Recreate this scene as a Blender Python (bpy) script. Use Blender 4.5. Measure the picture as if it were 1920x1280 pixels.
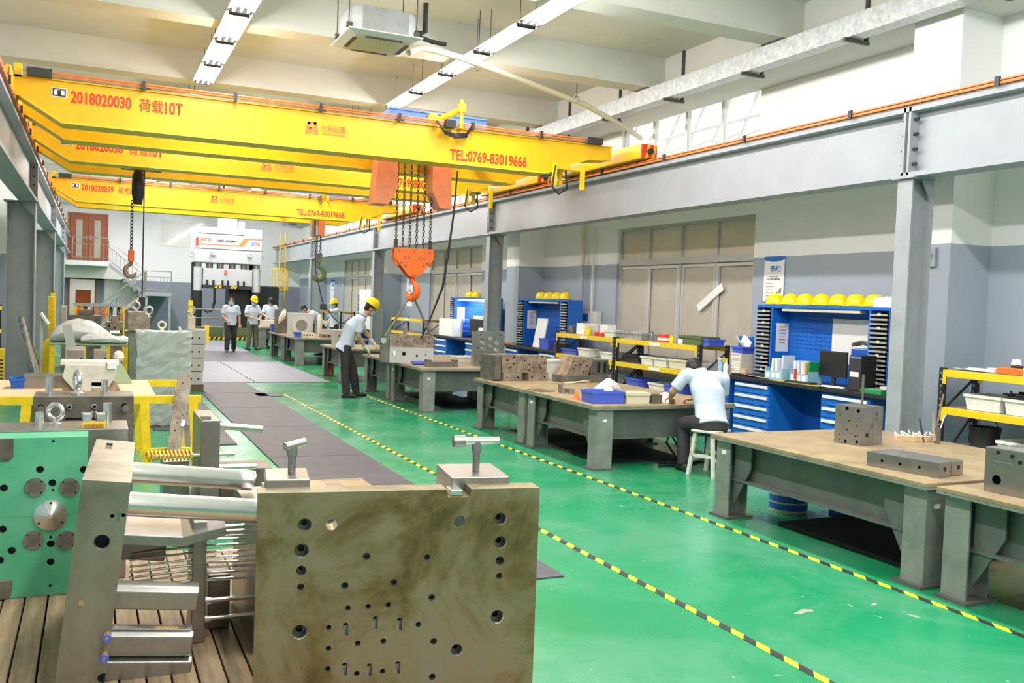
import bpy, bmesh, math, random
from mathutils import Vector, Matrix
for o in list(bpy.data.objects): bpy.data.objects.remove(o)
SC = bpy.context.scene
COL = SC.collection
R = math.radians
# ---------------------------------------------------------------- camera, world, exposure
def make_camera():
    yaw, pitch, roll, f = .4305, .04093, -.036855, 1715.05
    fwd = Vector((math.sin(yaw)*math.cos(pitch), math.cos(yaw)*math.cos(pitch), -math.sin(pitch)))
    right = Vector((math.cos(yaw), -math.sin(yaw), 0))
    down = fwd.cross(right)
    c, s = math.cos(roll), math.sin(roll)
    r = c*right + s*down
    d = -s*right + c*down
    m = Matrix((r, -d, -fwd)).transposed().to_4x4()
    m.translation = (0, 0, 1.75)
    cam = bpy.data.cameras.new('camera')
    cam.sensor_width = 36; cam.lens = f*36/1920; cam.clip_start = .05; cam.clip_end = 300
    o = bpy.data.objects.new('camera', cam); COL.objects.link(o); o.matrix_world = m
    SC.camera = o
make_camera()
W = bpy.data.worlds.new('sky'); SC.world = W; W.use_nodes = True
bg = W.node_tree.nodes['Background']; bg.inputs[0].default_value = (1, .975, .93, 1); bg.inputs[1].default_value = 2.2
vs = SC.view_settings
vs.view_transform = 'Standard'; vs.look = 'None'; vs.gamma = 1; vs.use_curve_mapping = False; vs.exposure = 0.0
LAMP_W = 37.0                      # watts of each fluorescent batten
LAMP_C = (1.0, .965, .93)

# ---------------------------------------------------------------- materials
MATS = {}
def nodes(m):
    m.use_nodes = True
    nt = m.node_tree
    return nt, nt.nodes, nt.links, nt.nodes['Principled BSDF']
def mat(name, col, rough=.5, metal=0., noise=0., scale=8., col2=None, bump=0., bscale=60., spec=None, coat=0., stretch=None, detail=5., trans=0., emit=None, alpha=1., mixlo=.35, mixhi=.65):
    if name in MATS: return MATS[name]
    m = bpy.data.materials.new(name); MATS[name] = m
    nt, N, L, b = nodes(m)
    c4 = (*col, 1)
    b.inputs['Base Color'].default_value = c4
    b.inputs['Roughness'].default_value = rough
    b.inputs['Metallic'].default_value = metal
    if spec is not None: b.inputs['Specular IOR Level'].default_value = spec
    if coat: b.inputs['Coat Weight'].default_value = coat; b.inputs['Coat Roughness'].default_value = .1
    if trans: b.inputs['Transmission Weight'].default_value = trans
    if alpha < 1: b.inputs['Alpha'].default_value = alpha
    if emit: b.inputs['Emission Color'].default_value = (*emit[0], 1); b.inputs['Emission Strength'].default_value = emit[1]
    if noise or col2 or bump:
        tc = N.new('ShaderNodeTexCoord'); mp = N.new('ShaderNodeMapping')
        L.new(tc.outputs['Object'], mp.inputs[0])
        if stretch: mp.inputs['Scale'].default_value = stretch
    if noise or col2:
        nz = N.new('ShaderNodeTexNoise'); nz.inputs['Scale'].default_value = scale; nz.inputs['Detail'].default_value = detail; nz.inputs['Roughness'].default_value = .62
        L.new(mp.outputs[0], nz.inputs['Vector'])
        rp = N.new('ShaderNodeValToRGB')
        rp.color_ramp.elements[0].position = mixlo; rp.color_ramp.elements[1].position = mixhi
        if col2 is None:
            a = tuple(min(1, v*(1-noise)) for v in col); z = tuple(min(1, v*(1+noise)) for v in col)
        else: a, z = col, col2
        rp.color_ramp.elements[0].color = (*a, 1); rp.color_ramp.elements[1].color = (*z, 1)
        L.new(nz.outputs['Fac'], rp.inputs[0]); L.new(rp.outputs[0], b.inputs['Base Color'])
    if bump:
        n2 = N.new('ShaderNodeTexNoise'); n2.inputs['Scale'].default_value = bscale; n2.inputs['Detail'].default_value = 3
        L.new(mp.outputs[0], n2.inputs['Vector'])
        bp = N.new('ShaderNodeBump'); bp.inputs['Strength'].default_value = bump; bp.inputs['Distance'].default_value = .01
        L.new(n2.outputs['Fac'], bp.inputs['Height']); L.new(bp.outputs[0], b.inputs['Normal'])
    return m

def floor_mat():
    m = bpy.data.materials.new('green_epoxy'); MATS['floor'] = m
    nt, N, L, b = nodes(m)
    tc = N.new('ShaderNodeTexCoord')
    def noise(sc, det=5, rough=.6, vec=None, dist=0):
        n = N.new('ShaderNodeTexNoise'); n.inputs['Scale'].default_value = sc; n.inputs['Detail'].default_value = det; n.inputs['Roughness'].default_value = rough; n.inputs['Distortion'].default_value = dist
        L.new(vec or tc.outputs['Object'], n.inputs['Vector']); return n
    def ramp(src, stops):
        r = N.new('ShaderNodeValToRGB')
        e = r.color_ramp.elements
        e[0].position, e[0].color = stops[0][0], (*stops[0][1], 1)
        e[1].position, e[1].color = stops[1][0], (*stops[1][1], 1)
        for p, c in stops[2:]:
            k = e.new(p); k.color = (*c, 1)
        L.new(src, r.inputs[0]); return r
    def mix(fac, a, c):
        x = N.new('ShaderNodeMix'); x.data_type = 'RGBA'
        L.new(fac, x.inputs[0]); L.new(a, x.inputs[6])
        if hasattr(c, 'links'): L.new(c, x.inputs[7])
        else: x.inputs[7].default_value = (*c, 1)
        return x.outputs[2]
    base = ramp(noise(.45, 4).outputs[0], [(.3, (.007, .225, .085)), (.7, (.014, .285, .12))])
    # dusty worn traffic film plus pale floor reflection put into the colour, broad patches
    wear_sheen = ramp(noise(.8, 6, .7, dist=.6).outputs[0], [(.42, (0, 0, 0)), (.78, (.52, .52, .52))])
    c1 = mix(wear_sheen.outputs[0], base.outputs[0], (.20, .40, .29))
    # chips down to the concrete
    chip = ramp(noise(2.6, 3, .5, dist=1.2).outputs[0], [(.722, (0, 0, 0)), (.732, (1, 1, 1))])
    c2 = mix(chip.outputs[0], c1, (.40, .37, .33))
    fine = ramp(noise(14, 2, .4, dist=.8).outputs[0], [(.76, (0, 0, 0)), (.77, (.8, .8, .8))])
    c3 = mix(fine.outputs[0], c2, (.42, .50, .40))
    L.new(c3, b.inputs['Base Color'])
    rr = ramp(noise(1.2, 5).outputs[0], [(.3, (.16,)*3), (.75, (.36,)*3)])
    L.new(rr.outputs[0], b.inputs['Roughness'])
    b.inputs['Specular IOR Level'].default_value = .55
    bp = N.new('ShaderNodeBump'); bp.inputs['Strength'].default_value = .06; bp.inputs['Distance'].default_value = .02
    L.new(noise(3.5, 3).outputs[0], bp.inputs['Height']); L.new(bp.outputs[0], b.inputs['Normal'])
    return m
def wall_mat(name, low, high, z, noise=.04):
    """painted wall: dado colour up to height z, white above"""
    m = bpy.data.materials.new(name); MATS[name] = m
    nt, N, L, b = nodes(m)
    g = N.new('ShaderNodeNewGeometry'); sp = N.new('ShaderNodeSeparateXYZ'); L.new(g.outputs['Position'], sp.inputs[0])
    gt = N.new('ShaderNodeMath'); gt.operation = 'GREATER_THAN'; gt.inputs[1].default_value = z; L.new(sp.outputs[2], gt.inputs[0])
    nz = N.new('ShaderNodeTexNoise'); nz.inputs['Scale'].default_value = .9; nz.inputs['Detail'].default_value = 6; L.new(g.outputs['Position'], nz.inputs['Vector'])
    mx = N.new('ShaderNodeMix'); mx.data_type = 'RGBA'; L.new(gt.outputs[0], mx.inputs[0]); mx.inputs[6].default_value = (*low, 1); mx.inputs[7].default_value = (*high, 1)
    mr = N.new('ShaderNodeMapRange'); mr.inputs[3].default_value = 1-noise*2; mr.inputs[4].default_value = 1+noise; L.new(nz.outputs[0], mr.inputs[0])
    vm = N.new('ShaderNodeVectorMath'); vm.operation = 'SCALE'; L.new(mx.outputs[2], vm.inputs[0]); L.new(mr.outputs[0], vm.inputs['Scale'])
    L.new(vm.outputs[0], b.inputs['Base Color']); b.inputs['Roughness'].default_value = .6
    return m
def plate_mat(name, stops, rough=.34, scale=2.2, metal=.75):
    """ground mould steel with oil and rust staining"""
    m = bpy.data.materials.new(name); MATS[name] = m
    nt, N, L, b = nodes(m)
    tc = N.new('ShaderNodeTexCoord')
    n = N.new('ShaderNodeTexNoise'); n.inputs['Scale'].default_value = scale; n.inputs['Detail'].default_value = 9; n.inputs['Roughness'].default_value = .68; n.inputs['Distortion'].default_value = .5
    L.new(tc.outputs['Object'], n.inputs['Vector'])
    r = N.new('ShaderNodeValToRGB'); e = r.color_ramp.elements
    e[0].position, e[0].color = stops[0][0], (*stops[0][1], 1); e[1].position, e[1].color = stops[1][0], (*stops[1][1], 1)
    for p, c in stops[2:]: k = e.new(p); k.color = (*c, 1)
    L.new(n.outputs[0], r.inputs[0]); L.new(r.outputs[0], b.inputs['Base Color'])
    n2 = N.new('ShaderNodeTexNoise'); n2.inputs['Scale'].default_value = 12; n2.inputs['Detail'].default_value = 6; L.new(tc.outputs['Object'], n2.inputs['Vector'])
    mr = N.new('ShaderNodeMapRange'); mr.inputs[3].default_value = rough-.1; mr.inputs[4].default_value = rough+.2; L.new(n2.outputs[0], mr.inputs[0]); L.new(mr.outputs[0], b.inputs['Roughness'])
    b.inputs['Metallic'].default_value = metal
    return m
def emis(name, col, strength):
    m = bpy.data.materials.new(name); MATS[name] = m
    m.use_nodes = True; N = m.node_tree.nodes; N.remove(N['Principled BSDF'])
    e = N.new('ShaderNodeEmission'); e.inputs[0].default_value = (*col, 1); e.inputs[1].default_value = strength
    m.node_tree.links.new(e.outputs[0], N['Material Output'].inputs[0]); return m
floor_mat()
wall_mat('wallR', (.36, .405, .48), (.88, .88, .87), 2.61)
wall_mat('wallF', (.27, .28, .36), (.86, .85, .89), 2.2)
mat('ceil', (.64, .64, .59), .8, noise=.03, scale=2)
mat('white', (.80, .80, .79), .5, noise=.04, scale=6)
mat('whitegloss', (.80, .80, .80), .3)
mat('beampaint', (.36, .38, .42), .42, noise=.06, scale=1.5)
mat('colpaint', (.34, .36, .39), .42, noise=.10, scale=2.5)
mat('yellow', (.89, .50, .005), .38, noise=.05, scale=3)
mat('yellow2', (.88, .58, .01), .45, noise=.10, scale=12)
mat('hat', (.95, .70, .0), .22)
mat('orange', (.88, .15, .015), .4, noise=.08, scale=8)
mat('salmon', (.85, .26, .12), .35, noise=.06, scale=8)
mat('red', (.75, .04, .02), .5)
mat('redfade', (.80, .22, .05), .5)
mat('black', (.012, .012, .014), .45)
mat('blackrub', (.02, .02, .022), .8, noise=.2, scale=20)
mat('dark', (.035, .035, .038), .5)
mat('chain', (.07, .065, .055), .45, metal=.8)
mat('bluecrane', (.10, .22, .72), .45)
mat('blue', (.010, .14, .58), .42, noise=.05, scale=4)
mat('bluedk', (.008, .10, .48), .45)
mat('bluebox', (.07, .12, .62), .45, noise=.06, scale=14)
mat('whitebox', (.74, .74, .68), .5, noise=.06, scale=14)
mat('ivory', (.68, .63, .48), .5)
mat('rackblack', (.02, .02, .022), .5, noise=.2, scale=30)
mat('galv', (.50, .52, .53), .45, metal=.7, noise=.18, scale=14)
mat('rod', (.10, .09, .08), .5, metal=.5)
mat('copper', (.75, .22, .05), .5)
mat('rubmat', (.072, .068, .082), .55, noise=.2, scale=5, bump=.3, bscale=18)
mat('rubmat2', (.20, .195, .25), .45, noise=.10, scale=3, bump=.2, bscale=18)
mat('tapey', (.92, .72, .02), .5, noise=.05, scale=30)
mat('tapeb', (.025, .025, .02), .5)
mat('benchtop', (.33, .245, .14), .42, noise=.20, scale=5, detail=8, bump=.15, bscale=14)
mat('benchpaint', (.115, .125, .115), .5, noise=.16, scale=4, metal=.1)
mat('benchleg', (.24, .25, .235), .5, noise=.16, scale=5, metal=.1)
mat('steel', (.36, .35, .33), .30, metal=.85, noise=.10, scale=9)
mat('steelbr', (.78, .77, .75), .22, metal=.95, noise=.04, scale=20)
mat('steeldk', (.20, .18, .15), .42, metal=.6, noise=.3, scale=7)
mat('steelrust', (.20, .13, .085), .55, metal=.4, col2=(.40, .34, .27), scale=9, detail=8)
mat('hole', (.03, .03, .03), .4, metal=.6)
mat('wood', (.30, .215, .125), .7, noise=.38, scale=6, stretch=(3, .35, 3), detail=9, bump=.3, bscale=40)
mat('wooddk', (.13, .10, .065), .8, noise=.3, scale=8)
mat('ply', (.78, .52, .30), .6, noise=.12, scale=5, stretch=(1, 6, 6))
mat('doorwood', (.36, .10, .035), .4, noise=.2, scale=4, stretch=(6, 6, .6))
mat('frost', (.50, .46, .39), .38, noise=.06, scale=3)
mat('frosthi', (.62, .55, .42), .38, noise=.08, scale=1.2)
mat('winframe', (.50, .49, .46), .5)
mat('winalu', (.62, .62, .60), .4, metal=.3)
mat('stainless', (.66, .62, .57), .25, metal=.9)
mat('glass', (.9, .95, .93), .05, trans=.0, alpha=.22)
mat('skin', (.55, .30, .19), .5)
mat('shirt', (.58, .65, .80), .8, noise=.05, scale=9, bump=.35, bscale=9)
mat('trouser', (.035, .03, .038), .85, noise=.2, scale=9)
mat('khaki', (.13, .115, .085), .85, noise=.2, scale=9)
mat('shoe', (.03, .03, .03), .5)
mat('hair', (.012, .010, .009), .6)
mat('mask', (.30, .55, .66), .7)
mat('glove', (.74, .73, .70), .85)
mat('paper', (.86, .86, .84), .7)
mat('film', (.60, .66, .62), .18, noise=.1, scale=4, alpha=.42, bump=1.0, bscale=9)
mat('greenmould', (.075, .42, .22), .4, noise=.0, col2=(.15, .54, .32), scale=3.2, detail=6)
mat('springy', (.92, .50, .01), .35)
mat('olive', (.10, .15, .05), .5)
mat('palegreen', (.30, .42, .27), .5)
mat('tank', (.70, .70, .70), .4)
plate_mat('plate', [(.30, (.05, .036, .014)), (.43, (.17, .125, .05)), (.53, (.25, .21, .125)), (.70, (.24, .235, .165))], rough=.40, scale=2.4, metal=.4)
plate_mat('slab', [(.30, (.15, .13, .085)), (.50, (.28, .26, .20)), (.70, (.36, .34, .29))], rough=.34, scale=2.0, metal=.65)
emis('tube', (1, .97, .99), 14)

# ---------------------------------------------------------------- mesh helpers
def rotz(a): return Matrix.Rotation(a, 3, 'Z')
class MB:
    def __init__(s, M=None): s.v = []; s.f = []; s.m = []; s.mi = 0; s.M = M; s.mats = []
    def use(s, name):
        if name not in s.mats: s.mats.append(name)
        s.mi = s.mats.index(name); return s
    def add(s, vs, fs):
        n = len(s.v)
        s.v += [tuple((s.M @ Vector(p)) if s.M else p) for p in vs]
        s.f += [tuple(i+n for i in f) for f in fs]; s.m += [s.mi]*len(fs); return s
    def box(s, x0, x1, y0, y1, z0, z1):
        return s.add([(x, y, z) for z in (z0, z1) for y in (y0, y1) for x in (x0, x1)],
                     [(0, 2, 3, 1), (4, 5, 7, 6), (0, 1, 5, 4), (2, 6, 7, 3), (0, 4, 6, 2), (1, 3, 7, 5)])
    def obox(s, c, size, rot=None):
        h = [v/2 for v in size]; c = Vector(c)
        pts = [Vector((x*h[0], y*h[1], z*h[2])) for z in (-1, 1) for y in (-1, 1) for x in (-1, 1)]
        pts = [tuple(c + (rot @ p if rot else p)) for p in pts]
        return s.add(pts, [(0, 2, 3, 1), (4, 5, 7, 6), (0, 1, 5, 4), (2, 6, 7, 3), (0, 4, 6, 2), (1, 3, 7, 5)])
    def cyl(s, p0, p1, r0, r1=None, n=16, caps=True):
        r1 = r0 if r1 is None else r1
        p0, p1 = Vector(p0), Vector(p1); d = (p1-p0).normalized()
        u = d.orthogonal().normalized(); w = d.cross(u)
        vs = []
        for p, r in ((p0, r0), (p1, r1)):
            vs += [tuple(p + r*(math.cos(2*math.pi*i/n)*u + math.sin(2*math.pi*i/n)*w)) for i in range(n)]
        fs = [(i, (i+1) % n, n+(i+1) % n, n+i) for i in range(n)]
        if caps: fs += [tuple(range(n-1, -1, -1)), tuple(range(n, 2*n))]
        return s.add(vs, fs)
    def tube(s, pts, r, n=8, closed=False):
        pts = [Vector(p) for p in pts]; k = len(pts); vs = []
        rr = r if isinstance(r, (list, tuple)) else [r]*k
        u = None
        for i, p in enumerate(pts):
            a = pts[i-1] if (i or closed) else p
            b = pts[(i+1) % k] if (i < k-1 or closed) else p
            d = (b-a).normalized()
            u = d.orthogonal().normalized() if u is None else (u - d*u.dot(d)).normalized()
            w = d.cross(u)
            vs += [tuple(p + rr[i]*(math.cos(2*math.pi*j/n)*u + math.sin(2*math.pi*j/n)*w)) for j in range(n)]
        fs = []
        for i in range(k if closed else k-1):
            a, b = i*n, ((i+1) % k)*n
            fs += [(a+j, a+(j+1) % n, b+(j+1) % n, b+j) for j in range(n)]
        if not closed: fs += [tuple(range(n-1, -1, -1)), tuple(range((k-1)*n, k*n))]
        return s.add(vs, fs)
    def prism(s, poly, a, b, axis='y'):
        """poly of 2D points swept along an axis from a to b"""
        def P(p, t): return {'y': (p[0], t, p[1]), 'x': (t, p[0], p[1]), 'z': (p[0], p[1], t)}[axis]
        n = len(poly)
        vs = [P(p, a) for p in poly] + [P(p, b) for p in poly]
        fs = [(i, (i+1) % n, n+(i+1) % n, n+i) for i in range(n)] + [tuple(range(n-1, -1, -1)), tuple(range(n, 2*n))]
        return s.add(vs, fs)
    def lathe(s, prof, c=(0, 0, 0), axis=(0, 0, 1), n=20):
        d = Vector(axis).normalized(); u = d.orthogonal().normalized(); w = d.cross(u); c = Vector(c); vs = []
        for r, h in prof:
            vs += [tuple(c + d*h + r*(math.cos(2*math.pi*j/n)*u + math.sin(2*math.pi*j/n)*w)) for j in range(n)]
        k = len(prof); fs = []
        for i in range(k-1): fs += [(i*n+j, i*n+(j+1) % n, (i+1)*n+(j+1) % n, (i+1)*n+j) for j in range(n)]
        fs += [tuple(range(n-1, -1, -1)), tuple(range((k-1)*n, k*n))]
        return s.add(vs, fs)
    def torus(s, c, axis, R_, r, n=16, k=6, a0=0, a1=2*math.pi, sx=1.0):
        d = Vector(axis).normalized(); u = d.orthogonal().normalized(); w = d.cross(u); c = Vector(c)
        full = abs(a1-a0-2*math.pi) < 1e-6
        pts = [c + R_*(math.cos(a0+(a1-a0)*i/n)*u + sx*math.sin(a0+(a1-a0)*i/n)*w) for i in range(n if full else n+1)]
        return s.tube(pts, r, k, closed=full)
    def build(s, name, m=None, parent=None, loc=None, rz=None, bev=0., smooth=False, fix=True):
        me = bpy.data.meshes.new(name); me.from_pydata(s.v, [], s.f)
        mats = s.mats or [m]
        for k in mats: me.materials.append(MATS[k])
        if s.mats:
            for p, i in zip(me.polygons, s.m): p.material_index = i
        if fix:
            bm = bmesh.new(); bm.from_mesh(me); bmesh.ops.recalc_face_normals(bm, faces=bm.faces); bm.to_mesh(me); bm.free()
        if smooth:
            me.shade_smooth()
            try: me.set_sharp_from_angle(angle=R(40))
            except Exception: pass
        o = bpy.data.objects.new(name, me); COL.objects.link(o)
        if parent: o.parent = parent
        if loc is not None: o.location = loc
        if rz is not None: o.rotation_euler = (0, 0, rz)
        if bev:
            md = o.modifiers.new('edge', 'BEVEL'); md.width = bev; md.segments = 2; md.limit_method = 'ANGLE'; md.angle_limit = R(40)
        return o
def empty(name, label, cat, loc=(0, 0, 0), rz=0., group=None):
    o = bpy.data.objects.new(name, None); COL.objects.link(o); o.location = loc; o.rotation_euler = (0, 0, rz); o.empty_display_size = .1
    return tag(o, label, cat, group)
def tag(o, label, cat, group=None):
    o['label'] = label; o['category'] = cat
    if group: o['group'] = group
    return o
def struct(o): o['kind'] = 'structure'; return o
def relabel(o, label): o['label'] = label; return o
def copy_tree(o, parent=None):
    c = o.copy(); COL.objects.link(c); c.parent = parent
    for ch in list(o.children): copy_tree(ch, c)
    return c
CUT = []
def drill(o, cut):
    """cut real holes: the cutter's own material lines the bores"""
    co = cut.build('cutter', 'hole'); co.parent = o.parent
    co.matrix_world = o.matrix_world; co.location = o.location; co.rotation_euler = o.rotation_euler
    md = o.modifiers.new('holes', 'BOOLEAN'); md.operation = 'DIFFERENCE'; md.object = co; md.solver = 'EXACT'; md.use_self = True
    try: md.material_mode = 'TRANSFER'
    except Exception: pass
    if len(o.modifiers) > 1: o.modifiers.move(len(o.modifiers)-1, 0)
    CUT.append((o, co))
def apply_drills():
    bpy.context.view_layer.update()
    dg = bpy.context.evaluated_depsgraph_get()
    new = []
    bevs = {}
    for o, co in CUT:
        for md in o.modifiers:
            if md.type == 'BEVEL': md.show_viewport = False
    dg.update()
    for o, co in CUT: new.append((o, bpy.data.meshes.new_from_object(o.evaluated_get(dg))))
    for o, me in new:
        me.name = o.name; o.data = me
        for md in list(o.modifiers):
            if md.type == 'BOOLEAN': o.modifiers.remove(md)
            elif md.type == 'BEVEL': o.modifiers.remove(md)
    for o, co in CUT: bpy.data.objects.remove(co)
def text(name, body, m, parent, loc, width, height, face='front', depth=.002, xdir=(1, 0, 0), up=(0, 0, 1), bold=.028):
    """lettering as a thin mesh: lower-left corner at loc, fitted to width x height"""
    cu = bpy.data.curves.new(name, 'FONT'); cu.body = body; cu.extrude = 0; cu.resolution_u = 3; cu.offset = bold
    t = bpy.data.objects.new(name, cu); COL.objects.link(t)
    bpy.context.view_layer.update()
    me = bpy.data.meshes.new_from_object(t.evaluated_get(bpy.context.evaluated_depsgraph_get()))
    bpy.data.objects.remove(t)
    xs = [v.co.x for v in me.vertices]; ys = [v.co.y for v in me.vertices]
    x0, x1, y0, y1 = min(xs), max(xs), min(ys), max(ys)
    X = Vector(xdir).normalized(); U = Vector(up).normalized(); Nn = X.cross(U)
    for v in me.vertices:
        a = (v.co.x-x0)/(x1-x0)*width; b = (v.co.y-y0)/(y1-y0)*height
        v.co = Vector(loc) + X*a + U*b + Nn*depth
    me.materials.clear(); me.materials.append(MATS[m]); me.name = name
    o = bpy.data.objects.new(name, me); COL.objects.link(o)
    if parent: o.parent = parent
    return o
# ================================================================ THE SETTING
Y0, Y1, XL, XR, ZC = -7.0, 46.0, -2.45, 9.35, 5.95
struct(MB().box(XL-.3, XR+.3, Y0-.3, Y1+4.2, -.2, 0).build('floor', 'floor'))
ceil = struct(MB().box(XL-.3, XR+.3, Y0-.3, Y1+.3, ZC, ZC+.2).build('ceiling', 'ceil'))
for y in (-3.6, -.2, 3.1, 6.4, 9.8, 13.1, 17.0, 20.5, 23.9, 27.3, 30.7, 34.1, 37.5, 40.9, 44.3):
    MB().box(XL, XR, y, y+.42, 5.44, ZC).build('ceiling_beam', 'ceil', ceil)
# right wall with window openings
wins = [(11.45, 15.55), (22.45, 26.55), (33.2, 37.2)]
w = MB()
edges = [Y0] + [e for a in wins for e in a] + [Y1]
for i in range(0, len(edges), 2): w.box(XR, XR+.25, edges[i], edges[i+1], 0, ZC)
for a, b in wins:
    for z0, z1 in ((0, .55), (3.29, 4.25), (5.43, ZC)): w.box(XR, XR+.25, a, b, z0, z1)
wallR = struct(w.build('wall_right', 'wallR'))
for y in (-4.0, 7.3, 18.72, 29.4, 40.2):
    MB().box(8.7, XR, y, y+.66, 0, 5.2).build('pilaster', 'wallR', wallR)
struct(MB().box(8.66, XR, Y0, Y1, 5.2, ZC).build('trim_1', 'ceil'))
wl = struct(MB().box(XL-.25, XL, Y0, Y1, 0, ZC).build('wall_left', 'wallR'))
for y in (7.0, 18.7, 28.4, 37.6):
    MB().box(XL, XL+.45, y, y+.66, 0, ZC).build('pilaster', 'wallR', wl)
struct(MB().box(XL-.25, XR+.25, Y0-.25, Y0, 0, ZC).build('wall_near', 'wallR'))
# far wall: office door and window openings on the ground floor
f = MB()
f.box(XL, -.97, Y1, Y1+.2, 0, 2.15).box(.06, .44, Y1, Y1+.2, 0, 2.2).box(1.8, XR, Y1, Y1+.2, 0, 2.2)
f.box(.44, 1.8, Y1, Y1+.2, 0, .9).box(XL, .44, Y1, Y1+.2, 2.15, 2.3).box(.44, XR, Y1, Y1+.2, 2.2, 2.3)
f.box(XL, 2.8, Y1, Y1+.2, 2.3, ZC).box(5.6, XR, Y1, Y1+.2, 2.3, ZC).box(2.8, 5.6, Y1, Y1+.2, 2.3, 3.85).box(2.8, 5.6, Y1, Y1+.2, 5.12, ZC)
struct(f.build('wall_far', 'wallF'))
# office behind it
o = MB(); o.box(XL, 6.2, Y1+3.6, Y1+3.8, 0, ZC).box(XL-.2, XL, Y1+.2, Y1+3.8, 0, ZC).box(6.2, 6.4, Y1+.2, Y1+3.8, 0, ZC).box(XL, 6.2, Y1+.2, Y1+3.6, 2.5, 2.7).box(XL, 6.2, Y1+.2, Y1+3.6, ZC-.2, ZC)
struct(o.build('wall_office', 'white'))
def office_lamp(x, z, label):
    t = empty('office_ceiling_lamp', label, 'ceiling light', (x, Y1+1.9, z))
    MB().box(-.6, .6, -.15, .15, 0, .06).build('housing', 'whitegloss', t)
    MB().box(-.57, .57, -.13, .13, -.012, 0).build('diffuser', 'tube', t)
    l = bpy.data.lights.new('office_light', 'AREA'); l.shape = 'RECTANGLE'; l.size = 1.1; l.size_y = .3; l.energy = 38; l.color = (1, .97, .9)
    lo = bpy.data.objects.new('office_light', l); COL.objects.link(lo); lo.parent = t; lo.location = (0, 0, -.03)
office_lamp(-.3, 2.42, 'flat ceiling lamp inside the ground floor office behind the doorway')
office_lamp(4.2, 5.66, 'flat ceiling lamp in the upper room behind the interior window')
p = MB().box(-.75, -.10, Y1+1.2, Y1+1.3, .35, 1.68).build('notice_screen', 'orange'); tag(p, 'orange panel standing inside the ground floor office doorway', 'panel')
# windows of the far wall
def framed(name, axis, a0, a1, z0, z1, pos, panes, frame, pane, tf=.05, depth=.08, transom=None, sills=True):
    """window in the plane axis=pos; panes list of fractions"""
    def B(mb, a, b, c, d, t0, t1):
        return mb.box(a, b, t0, t1, c, d) if axis == 'y' else mb.box(t0, t1, a, b, c, d)
    root = bpy.data.objects.new(name, None); COL.objects.link(root); root['kind'] = 'structure'
    fr = MB()
    B(fr, a0, a1, z0, z0+tf, pos, pos+depth); B(fr, a0, a1, z1-tf, z1, pos, pos+depth)
    xs = [a0+(a1-a0)*k for k in panes]
    for i, x in enumerate(xs):
        c0 = x if i == 0 else (x-tf if i == len(xs)-1 else x-tf/2)
        B(fr, c0, c0+tf, z0+tf, z1-tf, pos, pos+depth)
    zs = [z0, z1]
    if transom: B(fr, a0, a1, transom-.06, transom+.06, pos-.01, pos+depth); zs = [z0, transom, z1]
    fr.build('window_frame', frame, root)
    for j in range(len(zs)-1):
        for i in range(len(xs)-1):
            pm = pane if isinstance(pane, str) else pane[j]
            pb = MB(); B(pb, xs[i]+.01, xs[i+1]-.01, zs[j]+.02, zs[j+1]-.02, pos+depth*.55, pos+depth*.55+.012); pb.build('pane', pm, root)
            if transom and j == 0:      # sliding sash frames
                sb = MB(); off = .012 if i % 2 else -.012; q0, q1, r0, r1 = xs[i]+.03, xs[i+1]-.03, zs[j]+.06, zs[j+1]-.08
                B(sb, q0, q0+.05, r0, r1, pos+.01+off, pos+.04+off); B(sb, q1-.05, q1, r0, r1, pos+.01+off, pos+.04+off)
                B(sb, q0+.05, q1-.05, r1-.05, r1, pos+.01+off, pos+.04+off); B(sb, q0+.05, q1-.05, r0, r0+.05, pos+.01+off, pos+.04+off)
                sb.build('sash', 'winalu', root)
    return root
n = 1
for a, b in wins:
    framed('window_%d' % n, 'x', a, b, .55, 3.29, XR+.06, (0, .25, .5, .75, 1), 'winframe', ('frost', 'frosthi'), transom=2.63); n += 1
    framed('window_%d' % n, 'x', a, b, 4.25, 5.43, XR+.06, (0, .25, .5, .75, 1), 'winalu', 'glass', tf=.07); n += 1
framed('window_%d' % n, 'y', 2.8, 5.6, 3.85, 5.12, Y1-.02, (0, 1), 'winalu', 'glass', tf=.06); n += 1
framed('window_%d' % n, 'y', .44, 1.8, .9, 2.2, Y1-.02, (0, .5, 1), 'winalu', 'glass', tf=.05)
d1 = bpy.data.objects.new('door_1', None); COL.objects.link(d1); d1['kind'] = 'structure'
MB().box(-1.08, -1.0, Y1-.06, Y1, 2.95, 5.15).box(.5, .58, Y1-.06, Y1, 2.95, 5.15).box(-1.0, .5, Y1-.06, Y1, 5.07, 5.15).build('door_frame', 'doorwood', d1)
for x0, x1, hx in ((-.99, -.26, -.34), (-.24, .49, -.16)):
    l = MB().box(x0, x1, Y1-.05, Y1-.01, 2.96, 5.06).build('door_leaf', 'doorwood', d1, bev=.01)
    g0 = (x0+x1)/2-.12
    MB().box(g0, g0+.26, Y1-.058, Y1-.048, 3.15, 4.85).build('glass_panel', 'frost', l)
    MB().cyl((hx, Y1-.10, 3.95), (hx, Y1-.10, 4.15), .015, n=8).build('handle', 'stainless', l)
d2 = bpy.data.objects.new('door_2', None); COL.objects.link(d2); d2['kind'] = 'structure'
MB().box(-1.05, -.97, Y1-.05, Y1+.05, 0, 2.2).box(.06, .13, Y1-.05, Y1+.05, 0, 2.2).box(-.97, .06, Y1-.05, Y1+.05, 2.15, 2.22).build('door_frame', 'doorwood', d2)
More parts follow.
